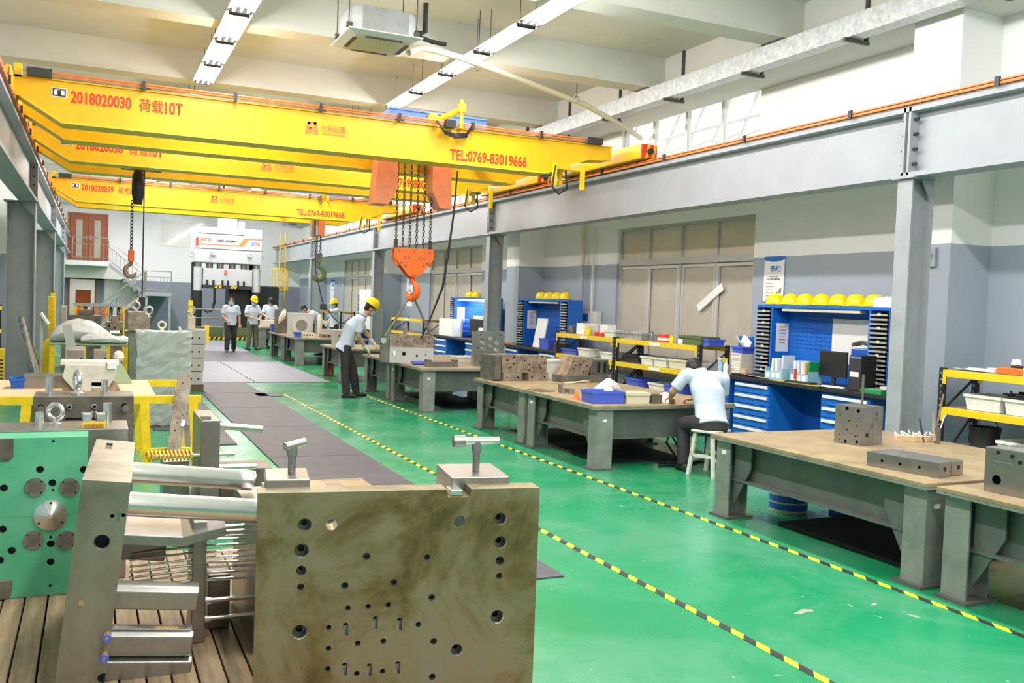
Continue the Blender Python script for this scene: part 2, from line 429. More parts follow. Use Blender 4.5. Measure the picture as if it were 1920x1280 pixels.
# sunlit canopy outside the upper windows
cn = empty('outside_canopy', 'white sheeted canopy with diagonal frame bars seen through the upper windows', 'canopy', (0, 0, 0))
MB().prism([(11.2, 4.0), (12.4, 6.8), (12.45, 6.8), (11.25, 4.0)], 9.0, 40, 'y').build('sheet', 'white', cn)
br = MB()
for k in range(14):
    y = 9.4+k*.9
    br.cyl((11.15, y, 4.2), (12.25, y, 6.75), .03, n=6)
    br.cyl((11.1, y, 4.4), (11.7, y+.9, 5.5), .025, n=6); br.cyl((11.1, y+.9, 5.0), (11.6, y, 5.3), .02, n=6)
for z, x in ((4.4, 11.2), (5.0, 11.45), (5.6, 11.7)): br.cyl((x, 9, z), (x, 22, z), .035, n=6)
br.build('frame_bars', 'galv', cn)

# floor mats and tape
def mat_piece(x0, x1, y0, y1, m, label, h=.012):
    o = MB().box(x0, x1, y0, y1, 0, h).build('floor_mat', m, bev=.004); return tag(o, label, 'floor mat')
rows = [(5.15, 7.9), (7.92, 9.9), (9.92, 12.3), (12.32, 14.4), (14.42, 16.6)]
lab = ['nearest dark rubber floor mat beside the big steel plate', 'second dark rubber mat from the camera on the green floor', 'third dark rubber mat along the aisle', 'fourth dark rubber mat along the aisle', 'fifth rubber mat along the aisle before the pale sheets']
for (a, b), l in zip(rows, lab): mat_piece(1.74, 2.80, a, b, 'rubmat', l)
mat_piece(1.80, 2.76, 16.62, 18.55, 'rubmat', 'darker scuffed rubber mat just in front of the pale sheets')
mat_piece(2.60, 3.02, 16.0, 16.5, 'rubmat', 'small dark mat offcut at the end of the left tape line')
mat_piece(1.55, 2.95, 18.6, 24.3, 'rubmat2', 'pale grey floor sheet in the aisle, left of the long seam')
mat_piece(2.97, 4.45, 18.6, 24.3, 'rubmat2', 'pale grey floor sheet in the aisle, right of the long seam')
mat_piece(1.6, 4.3, 24.4, 28.6, 'rubmat', 'wide dark mat under the walking worker')
mat_piece(1.7, 4.35, 28.7, 34.5, 'rubmat2', 'farthest grey floor sheet in front of the white press')
mat_piece(.72, 1.62, 12.2, 16.4, 'rubmat', 'dark mat left of the narrow green strip, beside the wrapped block')
mat_piece(.9, 1.55, 10.9, 12.15, 'rubmat', 'short dark mat near the yellow trestle legs')
def tape(xa, ya, xb, yb, label):
    L = math.hypot(xb-xa, yb-ya); dx, dy = (xb-xa)/L, (yb-ya)/L; nx, ny = dy, -dx; wd = .025
    o = empty('floor_tape', label, 'floor tape', (xa, ya, 0))
    s = 0; yel = True; ym = MB(); bm_ = MB(); step = .105
    while s < L:
        e = min(L, s+step); q = []
        for t, side in ((s-.03, -1), (e-.03, -1), (e+.03, 1), (s+.03, 1)):
            q.append((dx*t+nx*wd*side, dy*t+ny*wd*side))
        (ym if yel else bm_).prism(q, .001, .003, 'z'); yel = not yel; s = e
    ym.build('yellow_stripes', 'tapey', o)['kind'] = 'stuff'; bm_.build('black_stripes', 'tapeb', o)['kind'] = 'stuff'
tape(3.235, 2.2, 3.11, 16.4, 'yellow and black tape line on the floor, the one nearer the big steel plate')
tape(4.78, 2.4, 4.47, 17.5, 'yellow and black tape line running along the feet of the workbenches')
tape(4.46, 18.7, 4.44, 24.2, 'worn yellow tape line beside the pale floor sheets')

# ================================================================ RUNWAY BEAMS AND COLUMNS
def i_beam(x, y0, y1, label, joints, side):
    t = empty('crane_runway_beam', label, 'steel beam', (x, y0, 0), group='crane runway beams')
    L = y1-y0
    MB().box(-.02, .02, 0, L, 3.33, 3.98).build('web', 'beampaint', t)
    MB().box(-.15, .15, 0, L, 3.28, 3.33).build('bottom_flange', 'beampaint', t)
    MB().box(-.15, .15, 0, L, 3.98, 4.03).build('top_flange', 'beampaint', t)
    MB().box(-.04, .04, 0, L, 4.03, 4.11).build('rail', 'steeldk', t)
    MB().box(-side*.13, -side*.19, 0, L, 4.05, 4.075).box(-side*.13, -side*.19, 0, L, 4.085, 4.10).build('conductor_bar', 'copper', t)
    ins = MB(); k = .8
    while k < L: ins.box(-.20*side-.015, -.20*side+.015, k, k+.05, 4.03, 4.125); k += 1.9
    ins.build('conductor_clips', 'dark', t)
    for j in joints:
        sp = MB()
        for d in (-.05, .02): sp.box(-.15, .15, j-y0+d, j-y0+d+.03, 3.30, 4.03)
        o = sp.build('splice_plate', 'colpaint', t)
        bt = MB()
        for z in (3.42, 3.58, 3.74, 3.9): bt.cyl((-.09, j-y0-.10, z), (-.09, j-y0+.10, z), .018, n=6); bt.cyl((.09, j-y0-.10, z), (.09, j-y0+.10, z), .018, n=6)
        bt.build('bolt_row', 'dark', o)
    return t
cols = (-3.5, 7.34, 18.9, 28.1, 37.3)
i_beam(8.13, -6, 45.8, 'long grey steel runway beam with orange conductor bar along the window wall', cols[1:], 1)
i_beam(-1.1, -6, 45.8, 'grey steel runway beam along the left side of the hall', cols[1:], -1)
def column(x, y, label, wx=.33, wy=.2):
    t = empty('steel_column', label, 'column', (x, y, 0), group='runway columns')
    MB().box(-wx/2, -wx/2+.02, -wy/2, wy/2, 0, 3.27).box(wx/2-.02, wx/2, -wy/2, wy/2, 0, 3.27).box(-wx/2+.02, wx/2-.02, -.01, .01, 0, 3.27).build('h_section', 'colpaint', t)
    MB().box(-wx/2-.05, wx/2+.05, -wy/2-.05, wy/2+.05, 3.262, 3.282).build('cap_plate', 'colpaint', t)
    MB().box(-wx/2-.08, wx/2+.08, -wy/2-.1, wy/2+.1, 0, .02).build('base_plate', 'colpaint', t)
    MB().prism([(-.02, 3.26), (wx/2-.02, 3.26), (wx/2-.02, 3.0)], -wy/2, -wy/2+.015, 'y').build('gusset', 'colpaint', t)
    return t
names_r = ['grey steel column behind the camera on the window side', 'nearest grey steel column beside the blue workstation with seven hard hats', 'grey steel column between the two blue hutches', 'grey steel column behind the bending worker', 'farthest grey steel column on the window side']
names_l = ['grey steel column behind the camera on the left side', 'grey column at the left edge out of the frame', 'wide grey steel column nearest on the left side', 'second grey steel column on the left side', 'third grey steel column on the left near the stairs']
for y, a, b in zip(cols, names_r, names_l):
    column(8.165, y, a)
    if y > 10 or y < 0: column(-1.2, y, b, .46, .34)

# cable tray, hangers, pipes
ct = empty('cable_tray', 'long galvanised cable tray hung along the top of the window wall', 'cable tray', (8.42, 0, 5.15))
MB().box(-.11, .11, -6, 45.5, 0, .26).build('trunking', 'galv', ct)
hg = MB()
for k in range(26):
    y = -5+k*1.95
    MB().box(-.14, .26, y-.02, y+.02, -.045, 0).box(.20, .24, y-.02, y+.02, 0, .80).build('hanger', 'rod', ct)
# air conditioners
mat('acgrey', (.30, .31, .31), .5, metal=.3, noise=.1, scale=6); mat('acwhite', (.55, .56, .54), .4)
def aircon(x, y, z, label, pipe=True):
    t = empty('cassette_air_conditioner', label, 'air conditioner', (x, y, z))
    MB().prism([(-.42, -.30), (-.30, -.42), (.30, -.42), (.42, -.30), (.42, .30), (.30, .42), (-.30, .42), (-.42, .30)], .06, .36, 'z').build('body', 'acgrey', t, bev=.008)
    pn = MB().add([(-.36, -.36, 0), (.36, -.36, 0), (.36, .36, 0), (-.36, .36, 0), (-.475, -.475, .045), (.475, -.475, .045), (.475, .475, .045), (-.475, .475, .045), (-.475, -.475, .06), (.475, -.475, .06), (.475, .475, .06), (-.475, .475, .06)],
        [(3, 2, 1, 0), (0, 1, 5, 4), (1, 2, 6, 5), (2, 3, 7, 6), (3, 0, 4, 7), (4, 5, 9, 8), (5, 6, 10, 9), (6, 7, 11, 10), (7, 4, 8, 11), (8, 9, 10, 11)]).build('panel', 'acwhite', t)
    g = MB()
    for k in range(14): g.box(-.24, .24, -.235+k*.035, -.215+k*.035, -.012, .0)
    gr = MB().box(-.26, .26, -.26, .26, -.004, .002).build('intake_grille', 'ivory', pn); g.build('grille_bars', 'ivory', gr)
    for a in range(4):
        s = MB(Matrix.Rotation(a*math.pi/2, 3, 'Z')); s.box(-.24, .24, .315, .375, -.004, .012); s.build('air_slot', 'dark', pn)
    for sx in (-1, 1):
        for sy in (-1, 1): MB().cyl((sx*.44, sy*.30, .12), (sx*.44, sy*.30, ZC-z), .008, n=6).box(sx*.44-.03, sx*.44+.03, sy*.30-.03, sy*.30+.03, .1, .16).build('hanger_rod', 'rod', t)
    if pipe:
        MB().tube([(.42, -.1, .22), (.55, -.1, .22), (.62, -.1, .25), (.62, -.1, .62)], .035, 8).tube([(.55, -.02, .2), (.75, 0, .17), (.95, .0, .16)], .03, 8).build('insulated_pipe', 'blackrub', t)
    return t
aircon(3.26, 11.62, 5.0, 'white ceiling cassette air conditioner hanging nearest the camera')
aircon(3.4, 33.0, 5.0, 'dark far air conditioner hanging above the third crane', True)
dp = empty('drain_pipe', 'pale yellow drain pipe running from the air conditioner to the window wall', 'pipe', (0, 0, 0))
MB().tube([(3.74, 11.75, 5.02), (3.9, 11.85, 5.12), (4.1, 12.0, 5.18), (4.6, 12.2, 5.19), (6.0, 12.9, 5.17), (7.4, 13.6, 5.13), (8.6, 14.3, 5.02), (9.3, 14.8, 4.95)], .045, 10).build('pipe_run', 'ivory', dp, smooth=True)
for x, y in ((5.0, 12.4), (7.2, 13.5)): MB().cyl((x, y, 5.19), (x, y, ZC), .006, n=6).torus((x, y, 5.16), (.85, .5, 0), .06, .006, 10, 4).build('wire_hanger', 'rod', dp)

# ================================================================ FLUORESCENT BATTENS
def batten():
    t = bpy.data.objects.new('fluorescent_batten', None); COL.objects.link(t)
    MB().prism([(-.17, .02), (-.06, .07), (.06, .07), (.17, .02), (.17, .012), (.055, .058), (-.055, .058), (-.17, .012)], -.70, .70, 'y').build('reflector', 'whitegloss', t)
    for k in (-.09, 0, .09):
        MB().cyl((k, -.66, .0), (k, .66, .0), .017, n=8).build('tube', 'tube', t)
    for s in (-1, 1):
        MB().box(-.13, .13, s*.685-.015, s*.685+.015, -.02, .03).build('end_holder', 'dark', t)
        MB().cyl((0, s*.5, .07), (0, s*.5, .55), .005, n=5).build('hanger_wire', 'rod', t)
    return t
b0 = batten(); first = True
LD = bpy.data.lights.new('batten_light', 'AREA'); LD.shape = 'RECTANGLE'; LD.size = .15; LD.size_y = 1.34; LD.energy = LAMP_W*.5; LD.color = LAMP_C
for x, rown in ((1.67, 'left'), (5.09, 'right')):
    ys = [16.2-1.5*k for k in range(15)] + [18.9+1.5*k for k in range(17)]
    for y in ys:
        t = b0 if first else copy_tree(b0); first = False
        t.location = (x, y, 5.38)
        inview = (y > 11)
        vis = {16.2: 'batten farthest from the camera above the nearest crane', 14.7: 'second batten before the deep ceiling beam', 13.2: 'third batten before the deep ceiling beam', 11.7: 'batten cut by the top edge' if rown == 'left' else 'batten crossed by the drain pipe', 10.2: 'batten cut by the top edge' if rown == 'right' else None}.get(round(y, 1))
        tag(t, 'glowing fluorescent %s, %s ceiling row' % (vis, rown) if vis else ('glowing triple-tube batten beyond the cranes in the %s ceiling row' % rown if y > 17 else 'triple-tube batten overhead behind the picture edge, %s ceiling row' % rown), 'ceiling light', 'battens in the %s row' % rown)
        for s in (-1, 1):
            lo = bpy.data.objects.new('batten_light', LD); COL.objects.link(lo); lo.parent = t; lo.location = (s*.055, 0, -.075); lo.rotation_euler = (0, -s*R(40), 0)
# ================================================================ OVERHEAD CRANES
def crane(ya, yb, number, label, dz=0.):
    t = empty('overhead_crane', label, 'overhead crane', (0, ya, 0))
    xa, xb, zt, zb = -.95, 7.62, 4.34, 3.83
    prof = [(xa, zt), (xb, zt), (xb, 4.14), (7.15, 4.10), (6.42, zb), (-.40, zb), (-.86, 4.10), (xa, 4.12)]
    for k, y in enumerate((0, yb-ya)):
        g = MB().prism(prof, y, y+.34, 'y').build('girder', 'yellow', t)
        MB().prism([(x, z) for x, z in ((-.86, 4.115), (-.395, zb+.012), (6.425, zb+.012), (7.15, 4.115), (7.15, 4.09), (6.43, zb-.016), (-.40, zb-.016), (-.86, 4.09))], y-.03, y+.37, 'y').build('bottom_flange', 'yellow2', g)
        MB().box(xa, xb, y-.03, y+.37, zt, zt+.018).build('top_flange', 'yellow', g)
        MB().box(xa+.3, xb-.3, y+.15, y+.20, zt+.018, zt+.07).build('trolley_rail', 'steeldk', g)
    for k, x in enumerate((-1.08, 7.98)):
        c = MB().box(x-.15, x+.15, -.55, yb-ya+.95, 4.13, 4.36).build('end_carriage', 'yellow', t, bev=.01)
        for y in (-.25, yb-ya+.6): MB().cyl((x-.06, y, 4.20), (x+.06, y, 4.20), .09, n=16).build('wheel', 'steeldk', c)
        for y in (-.58, yb-ya+.95):
            b = MB().use('red').box(x-.14, x+.14, y, y+.03, 4.14, 4.35).use('yellow')
            for q in (-.08, .04): b.prism([(x+q, 4.14), (x+q+.05, 4.14), (x+q+.10, 4.35), (x+q+.05, 4.35)], y-.003, y+.033, 'y')
            bo = b.build('striped_bumper_plate', parent=c)
            MB().cyl((x, y-.06, 4.24), (x, y+.05, 4.24), .045, n=10).build('rubber_buffer', 'blackrub', bo)
    # drive motors below the girder ends
    for x in (-.72, 7.5): MB().cyl((x, yb-ya+.45, 4.2), (x, yb-ya+.85, 4.2), .11, n=12).box(x-.1, x+.1, yb-ya+.35, yb-ya+.5, 4.1, 4.3).build('travel_motor', 'olive', t)
    # conductor pipes along the top edge and clips
    cp = MB()
    for z in (.045, .075): cp.cyl((-.55, -.08, zt+z), (7.25, -.08, zt+z), .012, n=6)
    cpo = cp.build('conductor_pipe', 'copper', t)
    for x in (-.65, 7.25): MB().box(x-.14, x+.14, -.13, -.03, zt+.01, zt+.11).build('end_box', 'dark', cpo)
    for k in range(6):
        x = .55+k*1.15
        MB().box(x-.02, x+.02, -.12, -.04, zt, zt+.11).add([(x-.05, -.03, zt+.02), (x+.10, -.03, zt+.02), (x+.10, .25, zt+.02), (x-.05, .25, zt+.02), (x+.06, .1, zt+.12)], [(0, 1, 4), (1, 2, 4), (2, 3, 4), (3, 0, 4), (3, 2, 1, 0)]).build('clip_bracket', 'dark', cpo)
    MB().box(xa+.02, xa+.10, -.03, .12, zt, zt+.16).cyl((xa-.15, .02, zt+.1), (xa+.5, -.06, zt+.08), .01, n=5).build('cable_post', 'yellow2', t)
    # current collector hangers under the right end
    h = MB()
    for x, y, z0 in ((6.55, -.1, 3.62), (6.78, .15, 3.68), (7.05, -.1, 3.60)): h.box(x-.03, x+.03, y-.03, y+.03, z0, 4.0)
    h.box(6.55, 7.05, -.1, -.06, 3.9, 3.95); h.build('collector_bracket', 'yellow2', t)
    MB().tube([(6.55, -.12, 3.95), (6.5, -.14, 3.6), (6.62, -.14, 3.5), (6.78, -.1, 3.6), (6.8, 0, 3.9)], .015, 6).build('collector_cable', 'black', t)
    # lettering
    y = -.002
    sg = MB().use('white').box(-.52, -.34, y-.006, y, 4.14+dz, 4.255+dz).use('black').box(-.505, -.355, y-.008, y-.006, 4.15+dz, 4.245+dz).use('white').box(-.49, -.45, y-.010, y-.008, 4.165+dz, 4.225+dz).box(-.41, -.37, y-.010, y-.008, 4.165+dz, 4.225+dz).box(-.48, -.42, y-.010, y-.008, 4.225+dz, 4.235+dz).build('name_plate', parent=t)
    text('load_lettering', number, 'red', t, (-.30, y, 4.085+dz), .71, .155)
    text('load_lettering', '荷载', 'red', t, (.50, y, 4.075+dz), .30, .17, bold=.008)
    text('load_lettering', '10T', 'red', t, (.82, y, 4.075+dz), .22, .165)
    text('phone_lettering', 'TEL:0769-83019666', 'red', t, (4.83, y, 3.875), 1.28, .17)
    lg = MB(); lx, lz = 2.66, 4.03+dz*1.1
    for poly in ([(0, 0), (.045, 0), (.075, .17), (.03, .17)], [(.145, 0), (.19, 0), (.16, .17), (.115, .17)], [(.03, .17), (.16, .17), (.155, .135), (.035, .135)], [(.06, .0), (.085, .0), (.085, .09), (.06, .09)], [(.105, 0), (.13, 0), (.13, .06), (.105, .06)], [(.06, .075), (.13, .075), (.13, .10), (.06, .10)]):
        lg.prism([(lx+a, lz+b) for a, b in poly], y-.004, y-.001, 'y')
    lo = lg.build('maker_logo', 'redfade', t)
    text('maker_lettering', '台链起重', 'redfade', lo, (lx+.23, y, lz+.05), .35, .10, bold=.008)
    text('maker_lettering', 'TAILIAN QIZHONG', 'redfade', lo, (lx+.23, y, lz+.005), .35, .03)
    # platform beam with cables on the far side
    MB().box(-.6, 7.2, yb-ya+.40, yb-ya+.62, zt-.02, zt).build('walkway_strip', 'yellow2', t)
    return t
crane(13.0, 14.40, '2018020030', 'nearest yellow double-girder overhead crane, number ending 030, with the orange hook block')
crane(16.7, 18.1, '2018020036', 'middle yellow overhead crane partly hidden behind the nearest one, number ending 036', -.075)
crane(24.4, 26.0, '2018020059', 'farthest yellow overhead crane near the white press, number ending 059')

def chain(mb, p0, p1, link=.062, r=.0075, w=.019):
    p0, p1 = Vector(p0), Vector(p1); L = (p1-p0).length; n = max(2, int(L/(link*.78))); d = (p1-p0)/n
    dn = d.normalized(); u = dn.orthogonal().normalized(); v = dn.cross(u)
    for i in range(n):
        c = p0 + d*(i+.5); a = u if i % 2 else v
        pts = []
        for k in range(8):
            an = 2*math.pi*k/8
            pts.append(c + a*w*math.cos(an) + dn*(link*.5)*math.sin(an)*(1.0 if abs(math.sin(an)) > .9 else .9))
        mb.tube(pts, r, 4, closed=True)
def hook(mb, c, s, axis=(1, 0, 0)):
    """single hook in the plane of axis and z, top of the shank at c"""
    c = Vector(c); a = Vector(axis).normalized(); Z = Vector((0, 0, 1)); pts = []; rr = []
    pts.append(c); rr.append(.12*s); pts.append(c-Z*.25*s); rr.append(.11*s)
    for k in range(13):
        an = R(100) + R(250)*k/12
        pts.append(c - Z*.62*s + a*(.30*s*math.cos(an)) + Z*(.34*s*math.sin(an))); rr.append((.10+.05*math.sin(math.pi*k/12))*s if k < 11 else (.10-.03*(k-10))*s)
    mb.tube(pts, rr, 8)
# hoist of the nearest crane
t = empty('hoist_trolley', 'blue hoist trolley with yellow arm on top of the nearest crane', 'hoist', (4.8, 13.2, 0))
MB().box(-.80, .80, .26, .30, 4.40, 4.64).box(-.80, .80, 1.72, 1.76, 4.40, 4.64).box(-.80, -.76, .30, 1.72, 4.40, 4.62).box(.76, .80, .30, 1.72, 4.40, 4.62).box(-.80, .80, .24, .26, 4.62, 4.645).box(-.80, .80, .24, .26, 4.40, 4.42).build('frame', 'bluecrane', t)
MB().cyl((-.5, 1.0, 4.5), (.5, 1.0, 4.5), .20, n=20).build('drum', 'chain', t, smooth=True)
arm = MB().box(-.19, -.07, .12, .26, 4.42, 4.60).tube([(-.12, .1, 4.48), (.05, -.14, 4.56), (.16, -.28, 4.62)], .045, 8).cyl((.16, -.30, 4.34), (.16, -.30, 4.76), .028, n=8).box(.11, .21, -.35, -.25, 4.58, 4.70).build('collector_arm', 'yellow2', t)
cb = MB()
for k in range(5):
    a = .10+.04*k
    cb.tube([(-.22-.01*k, -.30-.02*k, 4.40), (-.12, -.30-.02*k, 4.32-a*.4), (.05, -.30-.02*k, 4.30-a*.5), (.25, -.30, 4.32-a*.4), (.34, -.30, 4.41)], .010, 5)
cb.box(-.1, .05, -.36, -.24, 4.33, 4.44); cb.build('cable_loops', 'black', arm)
for sx in (-1, 1):
    prof = [(sx*.47, 4.0), (sx*.23 if sx < 0 else .08+.02, 4.0), (sx*.25 if sx < 0 else .10, 3.45), (sx*.42 if sx < 0 else .34, 3.25), (sx*.58 if sx < 0 else .46, 3.25)]
    if sx < 0: prof = [(-.75, 4.4), (-.46, 4.4), (-.46, 3.5), (-.60, 3.24), (-.84, 3.24)]
    else: prof = [(.10, 4.4), (.42, 4.4), (.46, 3.24), (.26, 3.24), (.12, 3.5)]
    MB().prism(prof, .78, 1.12, 'y').build('chain_guard', 'salmon', t, bev=.01)
ch0 = 13.2+.95
hb = empty('hook_block', 'orange triangular hook block hanging on six chains above the steel mould', 'hook block', (4.68, 14.15, 2.2))
for k in range(6):
    x = -.29+k*.115
    c = MB(); chain(c, (x, 0, 2.05), (x, 0, .40)); c.build('chain', 'chain', hb)
    if k in (0, 5): MB().box(x-.022, x+.022, -.04, .04, .30, .52).build('chain_anchor', 'dark', hb)
bp = MB()
for y in (-.10, .06): bp.prism([(-.32, .38), (-.33, .34), (-.33, .22), (-.10, -.05), (-.04, -.08), (.04, -.08), (.10, -.05), (.33, .22), (.33, .34), (.32, .38)], y, y+.04, 'y')
bp.box(-.30, .30, -.06, .06, .10, .30); b = bp.build('side_plates', 'orange', hb, bev=.006)
bo = MB()
for x, z in ((-.25, .34), (0, .34), (.25, .33), (-.16, .24), (-.09, .24), (.09, .24), (.16, .24), (-.22, .16), (.22, .16), (-.15, .11), (.15, .11)): bo.cyl((x, -.125, z), (x, -.09, z), .016, n=6)
bo.build('bolt_heads', 'steel', b); MB().cyl((0, -.115, 0), (0, .11, 0), .05, n=16).build('swivel_pin', 'orange', b)
h = MB(); hook(h, (0, 0, -.04), .40, (-.45, .9, 0)); h.build('hook', 'orange', hb, smooth=True)
sl = empty('lifting_sling', 'brown lifting sling hanging from the orange hook to the steel mould', 'sling', (4.68, 14.15, 1.87))
for x1, y1, z1 in ((-.33, .28, -.72), (.46, .28, -.70)):
    MB().tube([(0, 0, 0), (x1*.5, y1*.5, z1*.5), (x1, y1, z1)], [.016, .018, .022], 6).build('sling_leg', 'steelrust', sl)
pc = empty('pendant_cable', 'black pendant cable hanging slanted beside the orange hook block', 'cable', (0, 0, 0))
MB().tube([(5.42, 14.2, 3.9), (5.38, 14.2, 3.2), (5.33, 14.25, 2.6), (5.27, 14.3, 2.0), (5.12, 14.4, 1.5), (4.98, 14.5, 1.10)], [.012, .016, .02, .02, .014, .01], 6).build('cable_run', 'black', pc)
# hoist of the middle crane
t = empty('hoist_trolley', 'dark red hoist on the middle crane with a black chain bag', 'hoist', (.68, 17.4, 0))
MB().cyl((-.28, 0, 3.96), (.38, 0, 3.96), .13, n=16).build('motor_body', 'steelrust', t, smooth=True)
MB().lathe([(.05, .62), (.10, .50), (.11, .20), (.08, .06), (.07, 0)], (0, -.12, 3.24), n=12).build('chain_bag', 'black', t, smooth=True)
MB().torus((.2, -.1, 3.9), (0, 1, 0), .14, .012, 10, 5, math.pi, 2*math.pi).build('cable_loop', 'black', t)
hb2 = empty('chain_hook', 'rusty hook on a long single chain hanging from the middle crane', 'hook', (.59, 17.3, 2.3))
c = MB(); chain(c, (0, 0, 1.0), (0, 0, .12), .075, .011, .024); c.build('chain', 'chain', hb2)
MB().box(-.05, .05, -.04, .04, -.06, .14).build('swivel', 'orange', hb2, bev=.015)
h = MB(); hook(h, (0, 0, -.03), .30); h.build('hook', 'steelrust', hb2, smooth=True)
pc = empty('pendant_control', 'thin black pendant cable with control box below the middle crane', 'pendant', (.78, 17.3, 0))
MB().cyl((0, 0, 1.62), (0, 0, 3.9), .011, n=6).build('cable_run', 'black', pc); MB().box(-.05, .05, -.04, .04, 1.40, 1.64).build('control_box', 'dark', pc, bev=.01)
# hoist of the far crane
t = empty('hoist_trolley', 'blue trolley frame with orange chain guides on the farthest crane', 'hoist', (5.6, 24.7, 0))
MB().box(-.70, .70, .05, .10, 4.38, 4.60).box(-.70, .70, 1.3, 1.35, 4.38, 4.60).box(-.70, -.65, .1, 1.3, 4.38, 4.58).box(.65, .70, .1, 1.3, 4.38, 4.58).build('frame', 'bluecrane', t)
MB().box(-.1, .02, -.15, .1, 4.40, 4.62).cyl((.02, -.42, 4.3), (.02, -.42, 4.72), .035, n=8).tube([(-.05, -.1, 4.5), (.02, -.42, 4.6)], .04, 6).build('collector_arm', 'yellow2', t)
MB().box(-.16, -.05, .55, .85, 3.40, 4.4).build('chain_guard', 'steelrust', t); MB().box(.02, .18, .55, .85, 3.44, 4.4).build('chain_guard', 'salmon', t)
cb = MB()
for k in range(3): cb.torus((0, -.42-.02*k, 4.36), (0, 1, 0), .16+.04*k, .012, 8, 4, math.pi, 2*math.pi)
cb.build('cable_loops', 'black', t)
hb3 = empty('hook_block', 'small yellow hook on two chains below the farthest crane', 'hook block', (5.64, 25.3, 2.7))
c = MB()
for x in (-.05, .05): chain(c, (x, 0, .75), (x, 0, .22), .08, .012, .026)
c.build('chain', 'chain', hb3); MB().box(-.10, .10, -.06, .06, .0, .26).build('block_body', 'steeldk', hb3, bev=.02)
h = MB(); hook(h, (0, 0, .02), .52, (-1, 0, 0)); h.build('hook', 'olive', hb3, smooth=True)
pc = empty('pendant_control', 'black pendant cable held by the worker with raised arm', 'pendant', (5.5, 25.0, 0))
MB().tube([(-.05, 0, 3.9), (0, 0, 2.5), (.2, -.1, 1.6), (.45, -.3, 1.22), (.65, -.4, 1.02)], .016, 6).build('cable_run', 'black', pc); MB().box(.14, .3, -.16, -.04, 1.40, 1.56).build('control_box', 'dark', pc, bev=.01)

# ================================================================ FAR END: STAIRS, PRESS, LADDER
st = empty('staircase', 'grey concrete staircase with stainless railings below the brown double door', 'staircase', (0, 44, 0))
MB().box(-1.5, .6, 0, 2, 2.75, 2.95).build('upper_landing', 'white', st)
MB().prism([(-1.5, 2.75), (.6, 2.75), (1.3, 2.25), (1.1, 2.2), (-1.5, 2.2)], .9, 2.0, 'y').build('soffit', 'ceil', st)
for k in range(7):
    x = .6+k*.21; z = 2.95-.18*(k+1)
    MB().box(x, x+.23, .95, 2.0, z-.14, z+.02).build('step', 'colpaint', st)
MB().prism([(.6, 2.80), (.6, 2.95), (2.1, 1.72), (2.1, 1.52)], .93, .97, 'y').build('stringer', 'colpaint', st)
MB().box(2.05, 3.15, -1.0, 2.0, 1.52, 1.68).build('lower_landing', 'colpaint', st)
for x in (2.12, 3.08): MB().box(x-.05, x+.05, -.95, -.85, 0, 1.52).build('landing_post', 'colpaint', st)
for k in range(8):
    x = 2.05-.22*(k+1); z = 1.68-.19*(k+1)
    MB().box(x, x+.25, -.9, .1, z-.04, z).build('step', 'colpaint', st)
for y in (-.92, .1): MB().prism([(2.1, 1.50), (2.1, 1.70), (.1, 0.02), (-.12, 0.0), (.1, -.0)], y, y+.03, 'y').build('stringer', 'stainless', st)
def rail(pts, y, drop=1.0, nb=8):
    (xa, za), (xb, zb) = pts
    m = MB().cyl((xa, y, za), (xb, y, zb), .025, n=8).cyl((xa, y, za-drop*.28), (xb, y, zb-drop*.28), .014, n=6).cyl((xa, y, za-drop*.85), (xb, y, zb-drop*.85), .014, n=6)
    for k in range(nb+1):
        q = k/nb; x = xa+(xb-xa)*q; z = za+(zb-za)*q; end = k in (0, nb)
        m.cyl((x, y, z-drop), (x, y, z if end else z-drop*.28), .022 if end else .010, n=6)
    m.build('railing', 'stainless', st)
rail([(-.85, 3.97), (.58, 3.97)], .05, 1.0, 8); rail([(.58, 3.95), (2.1, 2.70)], .95, 1.0, 9)
rail([(2.1, 2.62), (3.12, 2.62)], -.95, .95, 7); rail([(2.1, 2.62), (.15, .95)], -.93, .95, 5)
rail([(2.1, 2.62), (.15, .95)], .1, .95, 5)

mat('presswhite', (.56, .56, .59), .3)
pr = empty('hydraulic_press', 'tall white hydraulic press with orange stripe at the far end of the hall', 'press', (0, 37, 0))
MB().box(3.5, 6.02, 0, 1.6, 2.92, 4.28).build('crown', 'presswhite', pr, bev=.02)
MB().box(3.5, 6.02, -.012, 0, 3.44, 3.46).build('seam', 'dark', pr)
MB().box(4.45, 5.1, .4, 1.1, 4.28, 4.75).box(5.2, 5.4, .4, 1.0, 4.28, 4.6).build('top_tank', 'presswhite', pr, bev=.02)
lg = MB().use('copper').box(3.6, 5.15, -.014, -.004, 3.60, 3.63).prism([(5.1, 3.60), (5.28, 3.60), (5.52, 3.92), (5.34, 3.92)], -.016, -.004, 'y').box(5.5, 6.0, -.014, -.004, 3.89, 3.92).use('dark').box(3.62, 5.3, -.014, -.004, 4.02, 4.045).build('stripe', parent=pr)
text('lettering', '合模机', 'copper', pr, (3.7, -.006, 3.72), .42, .15); text('lettering', 'HMD-200JMA', 'dark', pr, (4.3, -.006, 3.70), .75, .12)
text('lettering', 'SX', 'bluecrane', pr, (5.58, -.006, 3.66), .15, .13); text('lettering', '精机', 'copper', pr, (5.75, -.006, 3.66), .18, .13)
for x in (4.1, 5.45): MB().box(x, x+.16, -.12, 0, 3.2, 3.32).build('work_lamp', 'galv', pr)
MB().box(3.55, 3.62, -.06, 0, 3.55, 3.85).build('signal_lamp', 'red', pr)
for x in (3.40, 6.03): MB().torus((x, .3, 3.2), (0, 1, 0), .09, .015, 10, 5).build('lifting_ring', 'galv', pr)
